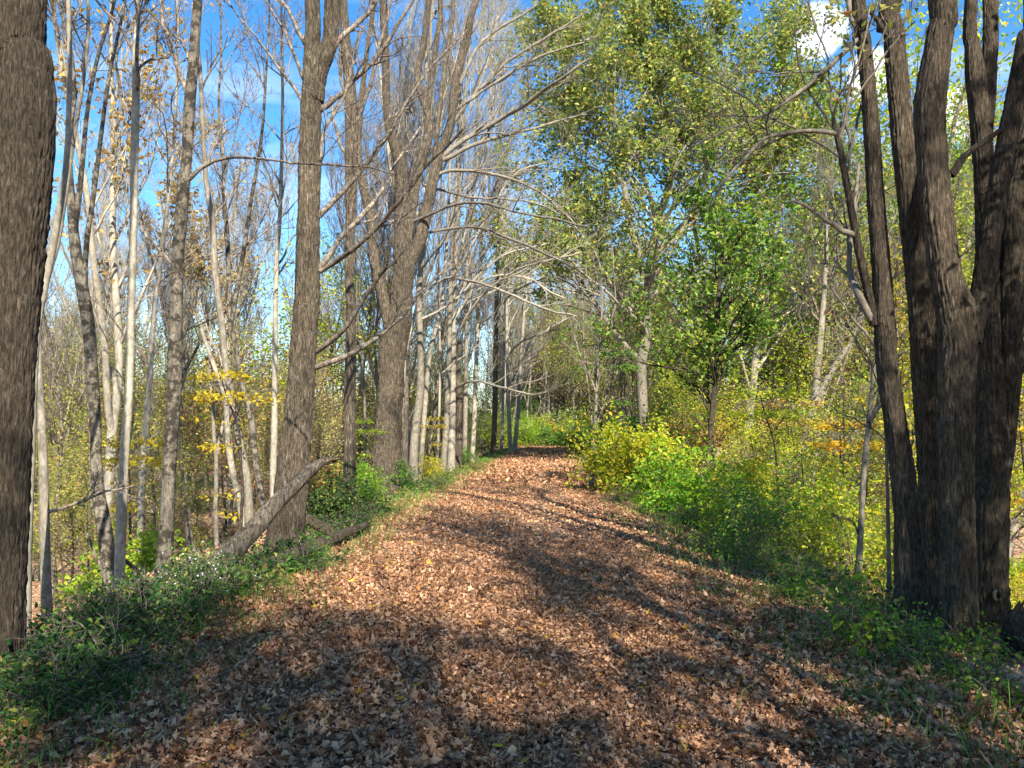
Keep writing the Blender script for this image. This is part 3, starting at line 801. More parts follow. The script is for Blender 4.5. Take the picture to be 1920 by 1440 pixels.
hero('forked_dark_tree', 'thick front trunk of the right-hand clump, forking into two dark stems', 'tree', 6.2,
     [[(1799, 1225, 68.8), (1798, 1190, 62.3), (1795, 1084, 56.7), (1792, 918, 55.8), (1792, 751, 57.7), (1795, 632, 65.1), (1788, 570, 60.5), (1772, 510, 49.3), (1755, 389, 51.2), (1745, 267, 49.3), (1743, 205, 52.1), (1750, 146, 47.4), (1765, 49, 44.6), (1767, 0, 44.6)],
      [(1812, 640, 44.6), (1826, 590, 39.1), (1838, 559, 37.2), (1857, 437, 37.2), (1877, 316, 34.4), (1901, 194, 31.6), (1920, 73, 26.0), (1932, 0, 23.2)]],
     limbs=[[(1783, 328, 17), (1800, 302, 14), (1818, 283, 11), (1848, 260, 10), (1872, 245, 8)], [(1840, 365, 4), (1860, 360, 3), (1880, 366, 2)]],
     mat='bark_dark', ext=9, sides=18, auto=10, seed=43, leaves=('oak', 0.5, 0.08), lleaf=0, autot=(0.72, 1), flare=0.16, sub=False, irr=0.08)
hero('forked_dark_tree', 'knot-holed trunk at the back of the right-hand clump, splitting into three stems', 'tree', 6.9,
     [[(1860, 1200, 62.6), (1859, 1168, 58.9), (1853, 1084, 58.9), (1856, 973, 57.0), (1860, 862, 53.4), (1853, 751, 49.7), (1852, 632, 38.6), (1850, 437, 36.8), (1843, 292, 34.0), (1830, 146, 36.8), (1824, 90, 27.6), (1821, 0, 23.9)],
      [(1870, 940, 31.3), (1882, 860, 31.3), (1889, 780, 35.0), (1893, 695, 41.4), (1895, 583, 45.1), (1900, 437, 43.2), (1911, 340, 38.6), (1932, 200, 31.3), (1945, 100, 27.6), (1955, 0, 25.8)], [(1846, 300, 22.1), (1850, 220, 25.8), (1855, 120, 26.7), (1857, 0, 25.8)]],
     limbs=[[(1912, 700, 10), (1930, 650, 9), (1945, 600, 7)]], mat='bark_dark', ext=8, sides=16, auto=10, seed=44, leaves=('oak', 0.5, 0.08), lleaf=0, autot=(0.72, 1), flare=0.16, sub=False, irr=0.09)
# its knot hole
kb = MB()
kc = at(1850, 1109, 6.9) + np.array([0, -0.155, 0])
t_ = np.linspace(0, 2 * math.pi, 15)
ring = np.stack([kc[0] + 0.035 * np.cos(t_), kc[1] + 0 * t_, kc[2] + 0.045 * np.sin(t_)], 1)
kb.tubes(ring, np.full(15, 0.016), 7)
for o in S.objects:
    if o.name.startswith('forked_dark_tree') and 'knot-holed' in o.get('label', ''):
        kb.build('knot', M['deadwood'], o, tuple(o.location))
hero('large_oak', 'tall spreading oak with thinning olive leaves beyond the bright bush', 'tree', 32,
     [[(1206, 800, 22), (1206, 785, 20), (1202, 683, 19), (1210, 640, 18), (1216, 533, 17), (1222, 480, 17), (1232, 420, 14), (1244, 378, 11), (1267, 289, 9), (1280, 222, 7), (1275, 120, 5), (1285, 20, 3)],
      [(1206, 520, 11), (1200, 489, 11), (1178, 400, 10), (1164, 289, 8), (1150, 180, 5), (1140, 60, 3)], [(1222, 490, 12), (1252, 450, 11), (1289, 413, 10), (1338, 356, 8), (1422, 307, 6), (1480, 300, 4)],
      [(1226, 440, 9), (1227, 404, 9), (1200, 311, 8), (1169, 240, 7), (1130, 170, 5), (1100, 100, 3)], [(1289, 413, 7), (1330, 300, 6), (1370, 190, 5), (1400, 90, 3)], [(1200, 670, 10), (1185, 662, 10), (1148, 617, 9), (1111, 560, 8), (1085, 520, 6), (1050, 470, 4)]],
     mat='bark_grey', limbmat='bark_pale', ext=0, auto=24, seed=45, autot=(0.3, 1), autolen=6.2, twig=(7, 6), fine=4, leaves=('oak', 2, 0.19), up=0.2, ang=1.0)
hero('sapling', 'thin lone sapling trunk standing at the path edge before the bright bush', 'sapling', 21,
     [[(1109, 912, 9), (1110, 890, 9), (1115, 811, 8), (1120, 714, 6), (1126, 636, 5), (1130, 540, 3)]], limbs=[[(1117, 800, 3), (1140, 740, 3), (1165, 690, 2)]], mat='bark_grey', ext=0, auto=12, seed=46, autot=(0.45, 1), autolen=1.8, leaves=('green', 0.12, 0.12), fine=1)
hero('leafy_tree', 'deep green leafy young tree between the oak and the right-hand clump', 'tree', 19,
     [[(1328, 880, 10), (1329, 863, 10), (1333, 806, 10), (1343, 683, 9), (1347, 560, 8), (1355, 470, 6), (1362, 410, 3)]],
     limbs=[[(1338, 690, 4), (1380, 650, 4), (1420, 600, 3)], [(1345, 600, 4), (1300, 540, 3), (1290, 480, 2)]],
     mat='bark_dark', limbmat='bark_dark', ext=0, auto=26, seed=47, autot=(0.35, 1), autolen=2.7, leaves=('green', 1, 0.15), twig=(7, 6), fine=3, ang=1.1, up=0.15)
hero('leaning_bare_tree', 'grey double trunk leaning right on the far bank, dark at its foot', 'tree', 18,
     [[(1480, 920, 11), (1488, 904, 11), (1505, 830, 14), (1525, 760, 16), (1533, 683, 13), (1541, 600, 11), (1548, 500, 8), (1550, 380, 5)], [(1527, 765, 14), (1545, 720, 13), (1562, 691, 13), (1583, 658, 11), (1610, 600, 8), (1630, 520, 5)]],
     mat='bark_grey', ext=0, auto=12, seed=48, autolen=2.4, leaves=('oak', 0.35, 0.14))
hero('bare_tree', 'slim grey trunk forking in the yellow thicket left of the right-hand clump', 'tree', 9.2,
     [[(1602, 1140, 13), (1603, 1123, 13), (1610, 1060, 12), (1614, 995, 11), (1620, 884, 11), (1631, 779, 11), (1638, 700, 7), (1648, 600, 5), (1650, 500, 4)], [(1631, 785, 8), (1645, 760, 8), (1656, 700, 6), (1668, 620, 4)]],
     limbs=[[(1612, 1010, 4), (1590, 980, 3), (1560, 975, 2)]], mat='bark_grey', ext=0, auto=8, seed=49, autolen=1.2, leaves=('yellow', 0.4, 0.07))
hero('bare_tree', 'very thin bare stem beside the foot of the leaning dark trunk', 'sapling', 8,
     [[(1668, 1140, 8), (1668, 1120, 8), (1664, 918, 6), (1661, 823, 5), (1650, 640, 4), (1640, 560, 3)]], mat='bark_grey', ext=0, auto=5, seed=50, autolen=1.0)
hero('bare_tree', 'slim pale trunk at the right edge beyond the knot-holed trunk', 'tree', 12,
     [[(1872, 1150, 12), (1876, 1040, 12), (1885, 900, 12), (1895, 800, 11), (1905, 700, 10), (1915, 560, 8), (1925, 400, 6), (1930, 200, 4)]], mat='bark_pale', ext=0, auto=8, seed=51, autolen=1.6, leaves=('yellow', 0.4, 0.08))

# ------------------------------------------------------------------ logs and dead wood
def log(name, label, cat, pts, Y, sides=14, mat='deadwood', stubs=(), seed=0, irr=0.1):
    rng = np.random.default_rng(seed)
    P = [at(p[0], p[1], Y + (p[3] if len(p) > 3 else 0)) for p in pts]
    R = [0.5 * p[2] / F * (Y + (p[3] if len(p) > 3 else 0)) for p in pts]
    P, R = resample(P, R, 30)
    P = P + np.cumsum(rng.normal(size=P.shape) * 0.003, 0)
    org = P[0].copy()
    root = empty(name, org, label, cat)
    k_ = 26 if sides > 6 else sides
    ir = trunk_irr(30, k_, rng, irr, 0, 4)
    if sides > 6: ir = ir + furrows(30, k_, rng, 4, 0.07, 13)
    b = MB(); b.tubes(P, R, k_, ir, cap=True)
    vv = b.v[0].reshape(30, k_, 3)
    ax = nrm(P[-1] - P[-3])
    if sides > 6: vv[-1] += ax * (R[-1] + 0.04) * rng.uniform(-1.2, 0.8, (k_, 1)); b.v[-1][:] -= ax * 0.05
    b.build('trunk', M[mat], root, org)
    if stubs:
        s = MB()
        for st in stubs:
            Q, q = resample([at(p[0], p[1], Y + (p[3] if len(p) > 3 else 0)) for p in st], [0.5 * p[2] / F * Y for p in st], 10)
            s.tubes(Q, q, 6, cap=True)
        s.build('splinters', M['heart'], root, org)
    return root


log('fallen_log', 'large grey barkless log propped up at a slant before the large furrowed trunk', 'log',
    [(352, 1112, 50.5, -0.3), (400, 1065, 43.5), (440, 1030, 40.0), (480, 990, 33.9, 0.1), (520, 945, 29.6, 0.2), (560, 905, 25.2, 0.3), (590, 876, 21.8, 0.4), (608, 866, 16.5, 0.45), (630, 863, 7.8, 0.5)], 8.6,
    stubs=[[(600, 868, 10, 0.4), (622, 862, 6, 0.45), (640, 860, 2, 0.5)], [(597, 872, 8, 0.4), (612, 874, 5, 0.45), (622, 880, 2, 0.5)]], seed=61)
log('fallen_log', 'dark rotting log lying along the verge under the slanted log', 'log',
    [(360, 1120, 40, -0.8), (440, 1090, 30, -0.4), (500, 1062, 26), (560, 1035, 24, 0.8), (630, 1008, 20, 2.0), (690, 985, 12, 3.2)], 8.6, mat='bark_brown', seed=62)
log('fallen_log', 'short dark limb resting behind the foot of the large furrowed trunk', 'log',
    [(560, 965, 16), (575, 975, 18), (600, 990, 20), (618, 1000, 18), (630, 1012, 14)], 11.6, mat='bark_dark', seed=63)
log('broken_branch', 'broken branch with an orange split face poking up beside the thick dark trunk', 'branch',
    [(40, 1225, 20), (70, 1198, 22), (95, 1175, 20), (115, 1158, 12), (124, 1152, 5)], 6.2, mat='deadwood', seed=64, stubs=[[(60, 1200, 12, -0.06), (85, 1180, 12, -0.06), (100, 1168, 3, -0.05)]])
log('dead_pole', 'thin fallen pole slanting in the valley beside the forked dark tree', 'branch', [(165, 1000, 4), (195, 1085, 6), (215, 1130, 8)], 10.5, mat='deadwood', seed=65)
log('dead_pole', 'pale fallen pole slanting right below the slender trunk', 'branch', [(190, 1005, 4), (235, 1050, 7), (290, 1095, 7)], 11.5, mat='deadwood', seed=66)
log('broken_stump', 'dark broken stump at the bottom of the right edge', 'stump', [(1925, 1225, 80), (1915, 1180, 60), (1912, 1150, 50), (1915, 1138, 30)], 6.0, mat='bark_dark', seed=67)
for i, (pts, Yd) in enumerate([([(287, 1390, 5), (296, 1383, 6), (304, 1374, 5), (310, 1372, 3)], 3.9), ([(228, 1368, 3), (236, 1376, 4), (246, 1380, 3)], 4.0), ([(440, 1250, 3), (452, 1243, 4), (466, 1236, 3)], 5.2)]):
    log('twig', ['pale curved twig on the leaves at the lower left', 'small pale twig left of the curved twig on the leaves', 'short straw-coloured twig on the shaded leaves at lower left'][i], 'twig', pts, Yd, sides=5, mat='bark_pale', seed=70 + i, irr=0.02)
#@@PART3
# ------------------------------------------------------------------ repeats: woods behind
rng = np.random.default_rng(77)


def spot(px, Yd):
    x = at(px, 800, Yd)[0]
    return x, Yd


LABEL_BV = 'thin bare tree crowded among others in the valley woods left of the path'
GV = 'bare trees in the left valley woods'
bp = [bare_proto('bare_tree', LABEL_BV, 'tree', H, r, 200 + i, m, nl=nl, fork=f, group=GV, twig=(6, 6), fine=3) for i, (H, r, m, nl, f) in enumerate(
    [(17, 0.07, 'bark_grey', 16, 1), (19, 0.085, 'bark_pale', 18, 2), (15, 0.055, 'bark_grey', 16, 0), (18, 0.075, 'bark_painted_shade', 18, 1), (20, 0.11, 'bark_grey', 20, 2), (13, 0.05, 'bark_grey', 16, 1)])]
used = set()


def place(protos, i, x, y, label, group, sc=1.0, mats=None):
    p = protos[i]
    loc = (x, y, float(h(x, y)))
    if p.name not in used:
        used.add(p.name)
        p.location = loc; p.rotation_euler.z = rng.random() * 6; p.scale = (sc, sc, sc)
        p['label'] = label; p['group'] = group
        if mats:
            for c in p.children:
                k = c.name.split('.')[0]
                if k in mats:
                    c.material_slots[0].link = 'OBJECT'; c.material_slots[0].material = mats[k]
        return p
    return copy_tree(p, loc, rng.random() * 6.28, sc, label, group, mats)


def scatter(n, pxr, yr, side, smin, smax=99, ypow=0.7, mind=0.9, taken=[]):
    out = []
    tries = 0
    while len(out) < n and tries < 6000:
        tries += 1
        px = rng.uniform(*pxr); Yd = yr[0] + (yr[1] - yr[0]) * rng.random() ** ypow
        x = at(px, 800, Yd)[0]
        s = (x - float(path_x(Yd))) * side
        if s < smin or s > smax: continue
        if any((x - a) ** 2 + (Yd - b) ** 2 < mind ** 2 for a, b in taken): continue
        taken.append((x, Yd)); out.append((x, Yd))
    return out


for k, (x, y) in enumerate(scatter(64, (40, 900), (20, 64), -1, 3.4)):
    place(bp, k % 6, x, y, LABEL_BV, GV, rng.uniform(0.75, 1.12))
for k, (x, y) in enumerate(scatter(44, (900, 1130), (56, 100), -1, -30, 30, mind=1.0)):
    if abs(x - float(path_x(y))) < 3.0: continue
    place(bp, k % 6, x, y, 'bare tree in the woods that close off the far end of the path', 'bare trees at the far end of the path', rng.uniform(0.8, 1.15))
for k, (x, y) in enumerate(scatter(18, (1330, 1920), (18, 60), 1, 5.5)):
    place(bp, (k * 2) % 6, x, y, 'thin bare tree standing among the leafy woods right of the path', 'bare trees in the right-hand woods', rng.uniform(0.6, 1.0))
for k, (x, y) in enumerate(scatter(7, (1060, 1300), (35, 48), 1, 3.2, mind=0.8)):
    place(bp, [5, 2][k % 2], x, y, 'thin bare tree standing among the leafy woods right of the path', 'bare trees in the right-hand woods', rng.uniform(0.5, 0.8))
# two bare trees with the last orange leaves
for lab, px, Yd, s_, lm, H in (('tall bare tree with clinging orange-brown leaves high above the forked tree', 200, 17, 210, 'orange', 17), ('bare tree with a wispy tan leaf tuft between blotchy tree and large trunk', 470, 24, 211, 'tan', 13)):
    x, y = spot(px, Yd)
    bare_proto('thinly_leaved_tree', lab, 'tree', H, 0.11, s_, 'bark_pale', nl=18, fork=1, leaf=(lm, 1.0, 0.15), loc=(x, y, float(h(x, y))))

# leafy woods
lp = [leafy_proto('leafy_tree', 'x', 'tree', H, r, 300 + i, m, lm, c0, nl, per, sz, 0.34, w, up=u, ang=a) for i, (H, r, m, lm, c0, nl, per, sz, w, u, a) in enumerate(
    [(17, 0.18, 'bark_grey', 'oak', 0.28, 26, 8, 0.18, 0.36, 0.2, 1.05), (14, 0.14, 'bark_grey', 'green', 0.22, 26, 8, 0.18, 0.36, 0.12, 1.1), (19, 0.2, 'bark_pale', 'oak', 0.32, 28, 8, 0.19, 0.33, 0.2, 1.0), (9, 0.08, 'bark_dark', 'yellowgreen', 0.2, 22, 6, 0.14, 0.34, 0.1, 1.1)])]
colsets = {0: ['oak', 'lime', 'green', 'yellowgreen', 'oak'], 1: ['green', 'lime', 'oak', 'yellowgreen'], 2: ['oak', 'lime', 'green'], 3: ['yellowgreen', 'yellow', 'oak', 'orange', 'lime']}
names = {'oak': 'olive-green', 'green': 'green', 'darkgreen': 'dark green', 'yellowgreen': 'yellow-green', 'tan': 'tan', 'yellow': 'yellow', 'orange': 'orange-brown', 'lime': 'lime-green', 'rust': 'rusty red'}


def leafy(pts, kinds, where, cols=None, sc=(0.75, 1.1)):
    for k, (x, y) in enumerate(pts):
        if abs(x - float(path_x(y))) < 3.2: continue
        i = kinds[k % len(kinds)]
        pxx = 960 + F * x / y
        low = (0.8 if pxx > 1390 else 0.58) if 'right of' in where and (1395 < pxx < 1590 or pxx < 1300) else 1.0
        cs = (cols or colsets)[i] if isinstance(cols or colsets, dict) else cols
        c = cs[rng.integers(len(cs))]
        place(lp, i, x, y, names[c] + ' leafy tree ' + where, names[c] + ' trees ' + where, low * rng.uniform(*sc), {'crown': M[c]})


leafy(scatter(7, (1150, 1330), (48, 66), 1, 6.5, mind=2.2) + scatter(36, (1330, 1990), (22, 62), 1, 6.5, mind=2.2), [0, 1, 2, 1], 'in the woods right of the path', None, (0.9, 1.3))
leafy(scatter(80, (920, 1260), (60, 115), 1, -16, mind=1.5), [0, 2, 1, 0], 'closing the far end of the path', ['oak', 'oak', 'green', 'tan', 'yellowgreen', 'tan'], (0.8, 1.15))
leafy(scatter(18, (840, 990), (45, 100), -1, 3.5, mind=1.8), [1, 3], 'beyond the left-hand row at the far bend', ['darkgreen', 'green', 'tan', 'oak'], (0.45, 0.8))
leafy(scatter(26, (1230, 1930), (12, 32), 1, 5.0, mind=1.6), [3], 'low in the thicket right of the path', ['yellowgreen', 'yellow', 'yellowgreen', 'lime', 'oak'], (0.4, 0.75))
leafy(scatter(56, (0, 600), (32, 72), -1, 9, mind=2.0), [3, 1, 3], 'on the far side of the left valley', ['yellowgreen', 'orange', 'tan', 'oak', 'oak', 'lime', 'rust'], (0.7, 1.05))
leafy(scatter(16, (30, 640), (19, 36), -1, 6, mind=2.0), [3], 'low in the left valley understory', ['yellowgreen', 'tan', 'oak', 'tan', 'orange'], (0.35, 0.65))
leafy(scatter(24, (560, 880), (30, 75), -1, 5, mind=1.8), [3, 3, 1], 'behind the left-hand row of trunks', ['yellowgreen', 'tan', 'orange', 'oak'], (0.45, 0.85))
for px, Yd, i, c, sc, lab in ((130, 60, 0, 'yellowgreen', 0.85, 'broad sunny green crown rising behind the forked dark tree in the valley'), (215, 66, 1, 'oak', 0.95, 'rounded green crown in the valley behind the slender trunk'), (420, 70, 1, 'rust', 0.62, 'reddish crown below the clouds right of the blotchy trunk'), (365, 66, 1, 'rust', 0.55, 'smaller rusty crown on the valley side right of the blotchy trunk')):
    x, y = spot(px, Yd)
    place(lp, i, x, y, lab, None, sc, {'crown': M[c]})
    
# layered yellow understory sprays
sp = leafy_proto('understory_sapling', 'x', 'sapling', 4.0, 0.03, 320, 'bark_dark', 'yellow', 0.35, 9, 3, 0.08, 0.10, 0.26, up=0.0, ang=1.35, flat=0.6, shape='oval')
used.add('none')
for px, Yd, sc, c, lab in ((455, 11.5, 0.8, 'yellow', 'yellow-leaved sapling with layered sprays left of the large furrowed trunk'), (262, 15, 0.9, 'yellow', 'sparse yellow sapling sprays beside the slender trunk'), (1690, 13.5, 1.15, 'yellow', 'golden layered sapling behind the leaning dark trunk'),
                           (1590, 14, 0.95, 'yellow', 'golden layered sapling left of the leaning dark trunk'), (1900, 12, 1.1, 'yellow', 'golden sapling at the right edge behind the clump'), (1500, 16, 0.9, 'orange', 'orange-tinged sapling over the green thicket'),
                           (1130, 26, 1.3, 'green', 'green sprays hanging beside the lone sapling trunk'), (1465, 12, 0.8, 'yellowgreen', 'yellow-green sapling sprays on the right bank'), (805, 24, 0.6, 'yellow', 'small yellow sapling among the row trunks'), (690, 17, 0.55, 'lime', 'bright lime sapling at the foot of the stout hollow trunk'),
                           (1080, 52, 1.1, 'yellow', 'yellow sapling at the far bend of the path')):
    x, y = spot(px, Yd)
    place([sp], 0, x, y, lab, None, sc, {'crown': M[c]})

# ------------------------------------------------------------------ shrubs
sh = [shrub_proto('shrub', 'x', 'shrub', 1.6, 0.9, 400, 'lime', 16, 4, 0.085, spread=0.07), shrub_proto('shrub', 'x', 'shrub', 1.3, 1.1, 401, 'green', 18, 4, 0.10, spread=0.07, droop=0.5),
      shrub_proto('shrub', 'x', 'shrub', 2.0, 0.7, 402, 'yellowgreen', 14, 3, 0.07, spread=0.10), shrub_proto('bramble', 'x', 'shrub', 0.9, 1.0, 403, 'tan', 22, 1, 0.05, spread=0.06, droop=0.8)]


def shrub(i, px, Yd, sc, c, label, group=None):
    x, y = spot(px, Yd)
    return place(sh, i, x, y, label, group, sc, {'foliage': M[c]})


b1 = shrub_proto('bright_bush', 'dense bright yellow-green bush glowing in the sun right of the lone sapling', 'bush', 2.0, 1.0, 410, 'yellowgreen', 26, 8, 0.095, loc=(3.15, 19.5, float(h(3.15, 19.5))), spread=0.10, droop=0.35)
for px, Yd, i, sc, c, lab in (
    (1255, 17.5, 1, 1.25, 'lime', 'lime-green bush sprawling right of the bright yellow-green bush'), (1300, 15, 1, 0.95, 'lime', 'green rounded shrub before the deep green young tree'), (1395, 12.5, 0, 0.9, 'yellowgreen', 'feathery green shrub in the middle of the right verge'),
    (1450, 11.5, 2, 0.7, 'lime', 'dark-stemmed green shrub right of the feathery shrub'), (1530, 12.5, 0, 0.95, 'yellowgreen', 'sunlit yellow-green shrub left of the slim forking trunk'), (1400, 9.6, 2, 0.55, 'green', 'low dark-stemmed shrub at the right path edge'),
    (1580, 10.5, 2, 0.75, 'yellowgreen', 'loose yellow shrub at the foot of the slim forking trunk'), (1210, 22, 0, 1.3, 'green', 'tall green shrub behind the bright yellow-green bush'), (1170, 17.2, 3, 0.7, 'tan', 'low tan bramble at the foot of the bright bush'),
    (1085, 56, 1, 1.5, 'green', 'green bush where the path bends out of sight'), (1030, 63, 1, 1.5, 'green', 'green bush straight ahead at the far bend'), (990, 62, 0, 1.4, 'lime', 'lit lime bush left of the far bend'), (1130, 45, 0, 1.3, 'lime', 'green shrub on the right verge well down the path'),
    (690, 15.8, 0, 0.6, 'lime', 'small lime bush before the stout hollow trunk'), (760, 20, 0, 0.55, 'green', 'small green bush beside the dead snag'), (640, 13.5, 1, 0.7, 'darkgreen', 'dark green bush right of the large furrowed trunk'),
    (810, 24, 0, 0.5, 'yellowgreen', 'low yellow-green bush at the foot of the trunk row'), (870, 32, 0, 0.6, 'green', 'low green bush at the far part of the trunk row'), (265, 14, 1, 0.9, 'lime', 'lone bright green shrub down in the valley left of the blotchy trunk')):
    shrub(i, px, Yd, sc, c, lab)
for k, (x, y) in enumerate(scatter(54, (1260, 1930), (7.5, 24), 1, 3.1, mind=0.7, taken=[])):
    i = int(rng.integers(4)); c = ['yellowgreen', 'lime', 'yellow', 'yellowgreen', 'lime', 'yellowgreen', 'green'][int(rng.integers(7))]
    place(sh, i, x, y, names[c] + ' shrub in the thicket on the right bank', names[c] + ' shrubs of the right bank', rng.uniform(0.42, 0.92), {'foliage': M[c]})
for k, (x, y) in enumerate(scatter(32, (60, 860), (20, 42), -1, 4.0, mind=1.0, taken=[])):
    i = [3, 2, 3, 0][k % 4]; c = ['tan', 'yellowgreen', 'tan', 'orange', 'oak'][int(rng.integers(5))]
    place(sh, i, x, y, names[c] + ' brush on the floor of the left valley', names[c] + ' brush of the left valley', rng.uniform(0.7, 1.4), {'foliage': M[c]})
for k, (x, y) in enumerate(scatter(30, (1120, 1900), (24, 50), 1, 4, mind=1.5, taken=[])):
    i = [0, 2, 3][k % 3]; c = ['green', 'oak', 'tan', 'yellowgreen', 'orange'][int(rng.integers(5))]
    place(sh, i, x, y, names[c] + ' undershrub below the right-hand woods', names[c] + ' undershrubs of the right woods', rng.uniform(0.9, 1.8), {'foliage': M[c]})

for k, (px, Yd, c) in enumerate([(935, 64, 'lime'), (962, 70, 'yellowgreen'), (1000, 74, 'lime'), (1018, 68, 'yellowgreen'), (1048, 72, 'yellow'), (1072, 66, 'lime'), (1096, 60, 'yellowgreen'), (980, 78, 'yellowgreen')]):
    x, y = spot(px, Yd)
    place(sh, k % 3, x, y, names[c] + ' shrub catching the sun at the far end of the path', names[c] + ' shrubs at the far end of the path', 1.7, {'foliage': M[c]})
# low plants along both verges
hp = [shrub_proto('low_plant', 'x', 'plant', 0.42, 0.35, 430, 'green', 11, 1, 0.045, spread=0.03, droop=0.3), shrub_proto('low_plant', 'x', 'plant', 0.55, 0.4, 431, 'darkgreen', 14, 2, 0.032, spread=0.04, droop=0.6), shrub_proto('low_plant', 'x', 'plant', 0.32, 0.3, 432, 'lime', 7, 1, 0.06, spread=0.03, droop=0.2)]


def verge(n, side, y0, y1, s0, s1, cols, where, pw=1.3):
    for k in range(n):
        y = y0 + (y1 - y0) * rng.random() ** pw
        s = rng.uniform(s0, s1)
        x = float(path_x(y)) + side * s
        c = cols[int(rng.integers(len(cols)))]
        place(hp, int(rng.integers(3)), x, y, names[c] + ' low plant ' + where, names[c] + ' plants ' + where, rng.uniform(0.7, 1.25), {'foliage': M[c]})


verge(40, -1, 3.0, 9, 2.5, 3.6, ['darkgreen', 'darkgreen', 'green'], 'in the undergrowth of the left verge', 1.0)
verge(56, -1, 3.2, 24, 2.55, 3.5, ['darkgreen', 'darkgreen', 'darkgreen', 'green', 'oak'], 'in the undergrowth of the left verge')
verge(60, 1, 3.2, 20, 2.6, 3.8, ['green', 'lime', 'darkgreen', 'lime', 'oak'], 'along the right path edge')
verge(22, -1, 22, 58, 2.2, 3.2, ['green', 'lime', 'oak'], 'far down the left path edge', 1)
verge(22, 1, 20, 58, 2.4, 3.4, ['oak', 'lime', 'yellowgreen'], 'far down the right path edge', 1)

for k, (px, py, Yd) in enumerate([(350, 1110, 8.0), (385, 1090, 8.1), (420, 1075, 8.2), (455, 1075, 8.2), (400, 1100, 7.6), (470, 1060, 8.3), (520, 1040, 8.4), (560, 1020, 8.9), (600, 1010, 9.4)]):
    x = at(px, py, Yd)[0]; c = ['darkgreen', 'green', 'darkgreen'][k % 3]
    place(hp, k % 3, x, Yd, names[c] + ' low plant growing against the slanted log', names[c] + ' plants around the logs', 1.0, {'foliage': M[c]})
# white asters by the blotchy trunk
rt = empty('flowering_plant', at(375, 1160, 6.9) * [1, 1, 0] + [0, 0, float(h(*at(375, 1160, 6.9)[:2]))], 'clump of small white flowers on dark stems before the blotchy trunk', 'flowers')
fr = np.random.default_rng(9)
b = MB()
n = 60
p0 = np.stack([fr.normal(size=n) * 0.15, fr.normal(size=n) * 0.15, np.full(n, -0.05)], 1)
tip = p0 + np.stack([fr.normal(size=n) * 0.12, fr.normal(size=n) * 0.12, fr.uniform(0.3, 0.62, n)], 1)
kk = np.linspace(0, 1, 5)[None, :, None]
PP = p0[:, None] * (1 - kk) + tip[:, None] * kk
b.tubes(PP, np.full((n, 5), 0.0025), 3); b.build('stems', M['twig'], rt)
l = MB(); pos = around(PP, 8, fr, 0.03); l.leaves(pos, fr.uniform(0.03, 0.06, len(pos)), fr, 0.7, 'oval', 0.35); l.build('foliage', M['darkgreen'], rt, smooth=False)
fl = MB(); pos = np.repeat(tip[:34], 5, 0) + fr.normal(size=(170, 3)) * 0.035; fl.leaves(pos, fr.uniform(0.012, 0.022, len(pos)), fr, 0.8, 'diamond', 0.9); fl.build('flowers', M['flower'], rt, smooth=False)

# grass tufts poking through the leaves
def tuft(label, px, py, nb, hgt, seed):
    r = np.random.default_rng(seed)
    Yd = 1.6 * F / (py - 800)
    for _ in range(3):
        q = at(px, py, Yd); Yd = (1.6 - float(h(q[0], q[1]))) * F / (py - 800)
    q = at(px, py, Yd); q[2] = float(h(q[0], q[1]))
    a = r.random(nb) * 6.28
    st = np.stack([r.normal(size=nb) * 0.08, r.normal(size=nb) * 0.06, np.zeros(nb)], 1)
    d = nrm(np.stack([np.cos(a) * 0.5, np.sin(a) * 0.5, np.ones(nb)], 1))
    Ls = hgt * r.uniform(0.5, 1.2, (nb, 1))
    out = [st]
    for k in range(4):
        d = nrm(d + np.stack([np.cos(a) * 0.25, np.sin(a) * 0.25, np.full(nb, -0.2)], 1)); out.append(out[-1] + d * Ls / 4)
    b = MB(); b.tubes(np.stack(out, 1), np.array([[0.003, 0.0032, 0.0028, 0.002, 0.0006]]).repeat(nb, 0), 3)
    o = b.build('grass_tuft', M['grass']); o.location = [float(c) for c in q]
    tag(o, label, 'grass', 'grass tufts on the path')


for i, (px, py, nb, hg, lab) in enumerate([(1475, 1206, 60, 0.13, 'dark green grass tuft farthest up the right side of the path'), (1555, 1270, 30, 0.10, 'small grass tuft between the two larger tufts on the right'), (1615, 1300, 80, 0.13, 'bright green grass tuft nearest the viewer on the right'),
                                           (1628, 1332, 50, 0.09, 'flattened grass tuft just below the bright tuft'), (640, 1165, 40, 0.09, 'faint grass tuft in the sunny leaves left of centre'), (570, 1128, 60, 0.10, 'pale sunlit grass patch at the left path edge'), (1380, 1152, 20, 0.06, 'tiny green tuft in the shaded leaves right of centre'), (225, 1415, 20, 0.06, 'tiny green sprout at the bottom left among leaves')]):
    tuft(lab, px, py, nb, hg, 500 + i)

# uncountable ground cover: low leaves along the verges and thin grass on the path edges
g = MB(); gr = np.random.default_rng(13)
for side, s0, s1, n in ((-1, 2.45, 4.2, 6500), (1, 2.7, 5.5, 7500)):
    y = 2.6 + 34 * gr.random(n) ** 1.4; s = s0 + (s1 - s0) * gr.random(n)
    x = path_x(y) + side * s
    clump = np.sin(x * 2.1 + y * 1.3) + np.sin(y * 2.7 - x) + gr.normal(size=n) * 0.6 > 0.1
    x, y = x[clump], y[clump]
    g.leaves(np.stack([x, y, h(x, y) + gr.uniform(0.02, 0.28, len(x))], 1), 0.02 + 0.05 * gr.random(len(x)) ** 1.7, gr, 0.8, 'oval', 0.5)
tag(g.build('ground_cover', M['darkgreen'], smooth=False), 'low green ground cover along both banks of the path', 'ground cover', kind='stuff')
g = MB()
n = 17000
y = 2.5 + 54 * gr.random(n) ** 1.1; sd = np.where(gr.random(n) < 0.5, -1, 1); s = gr.normal(size=n) * 0.4 + 2.6
x = path_x(y) + sd * s
z = h(x, y)
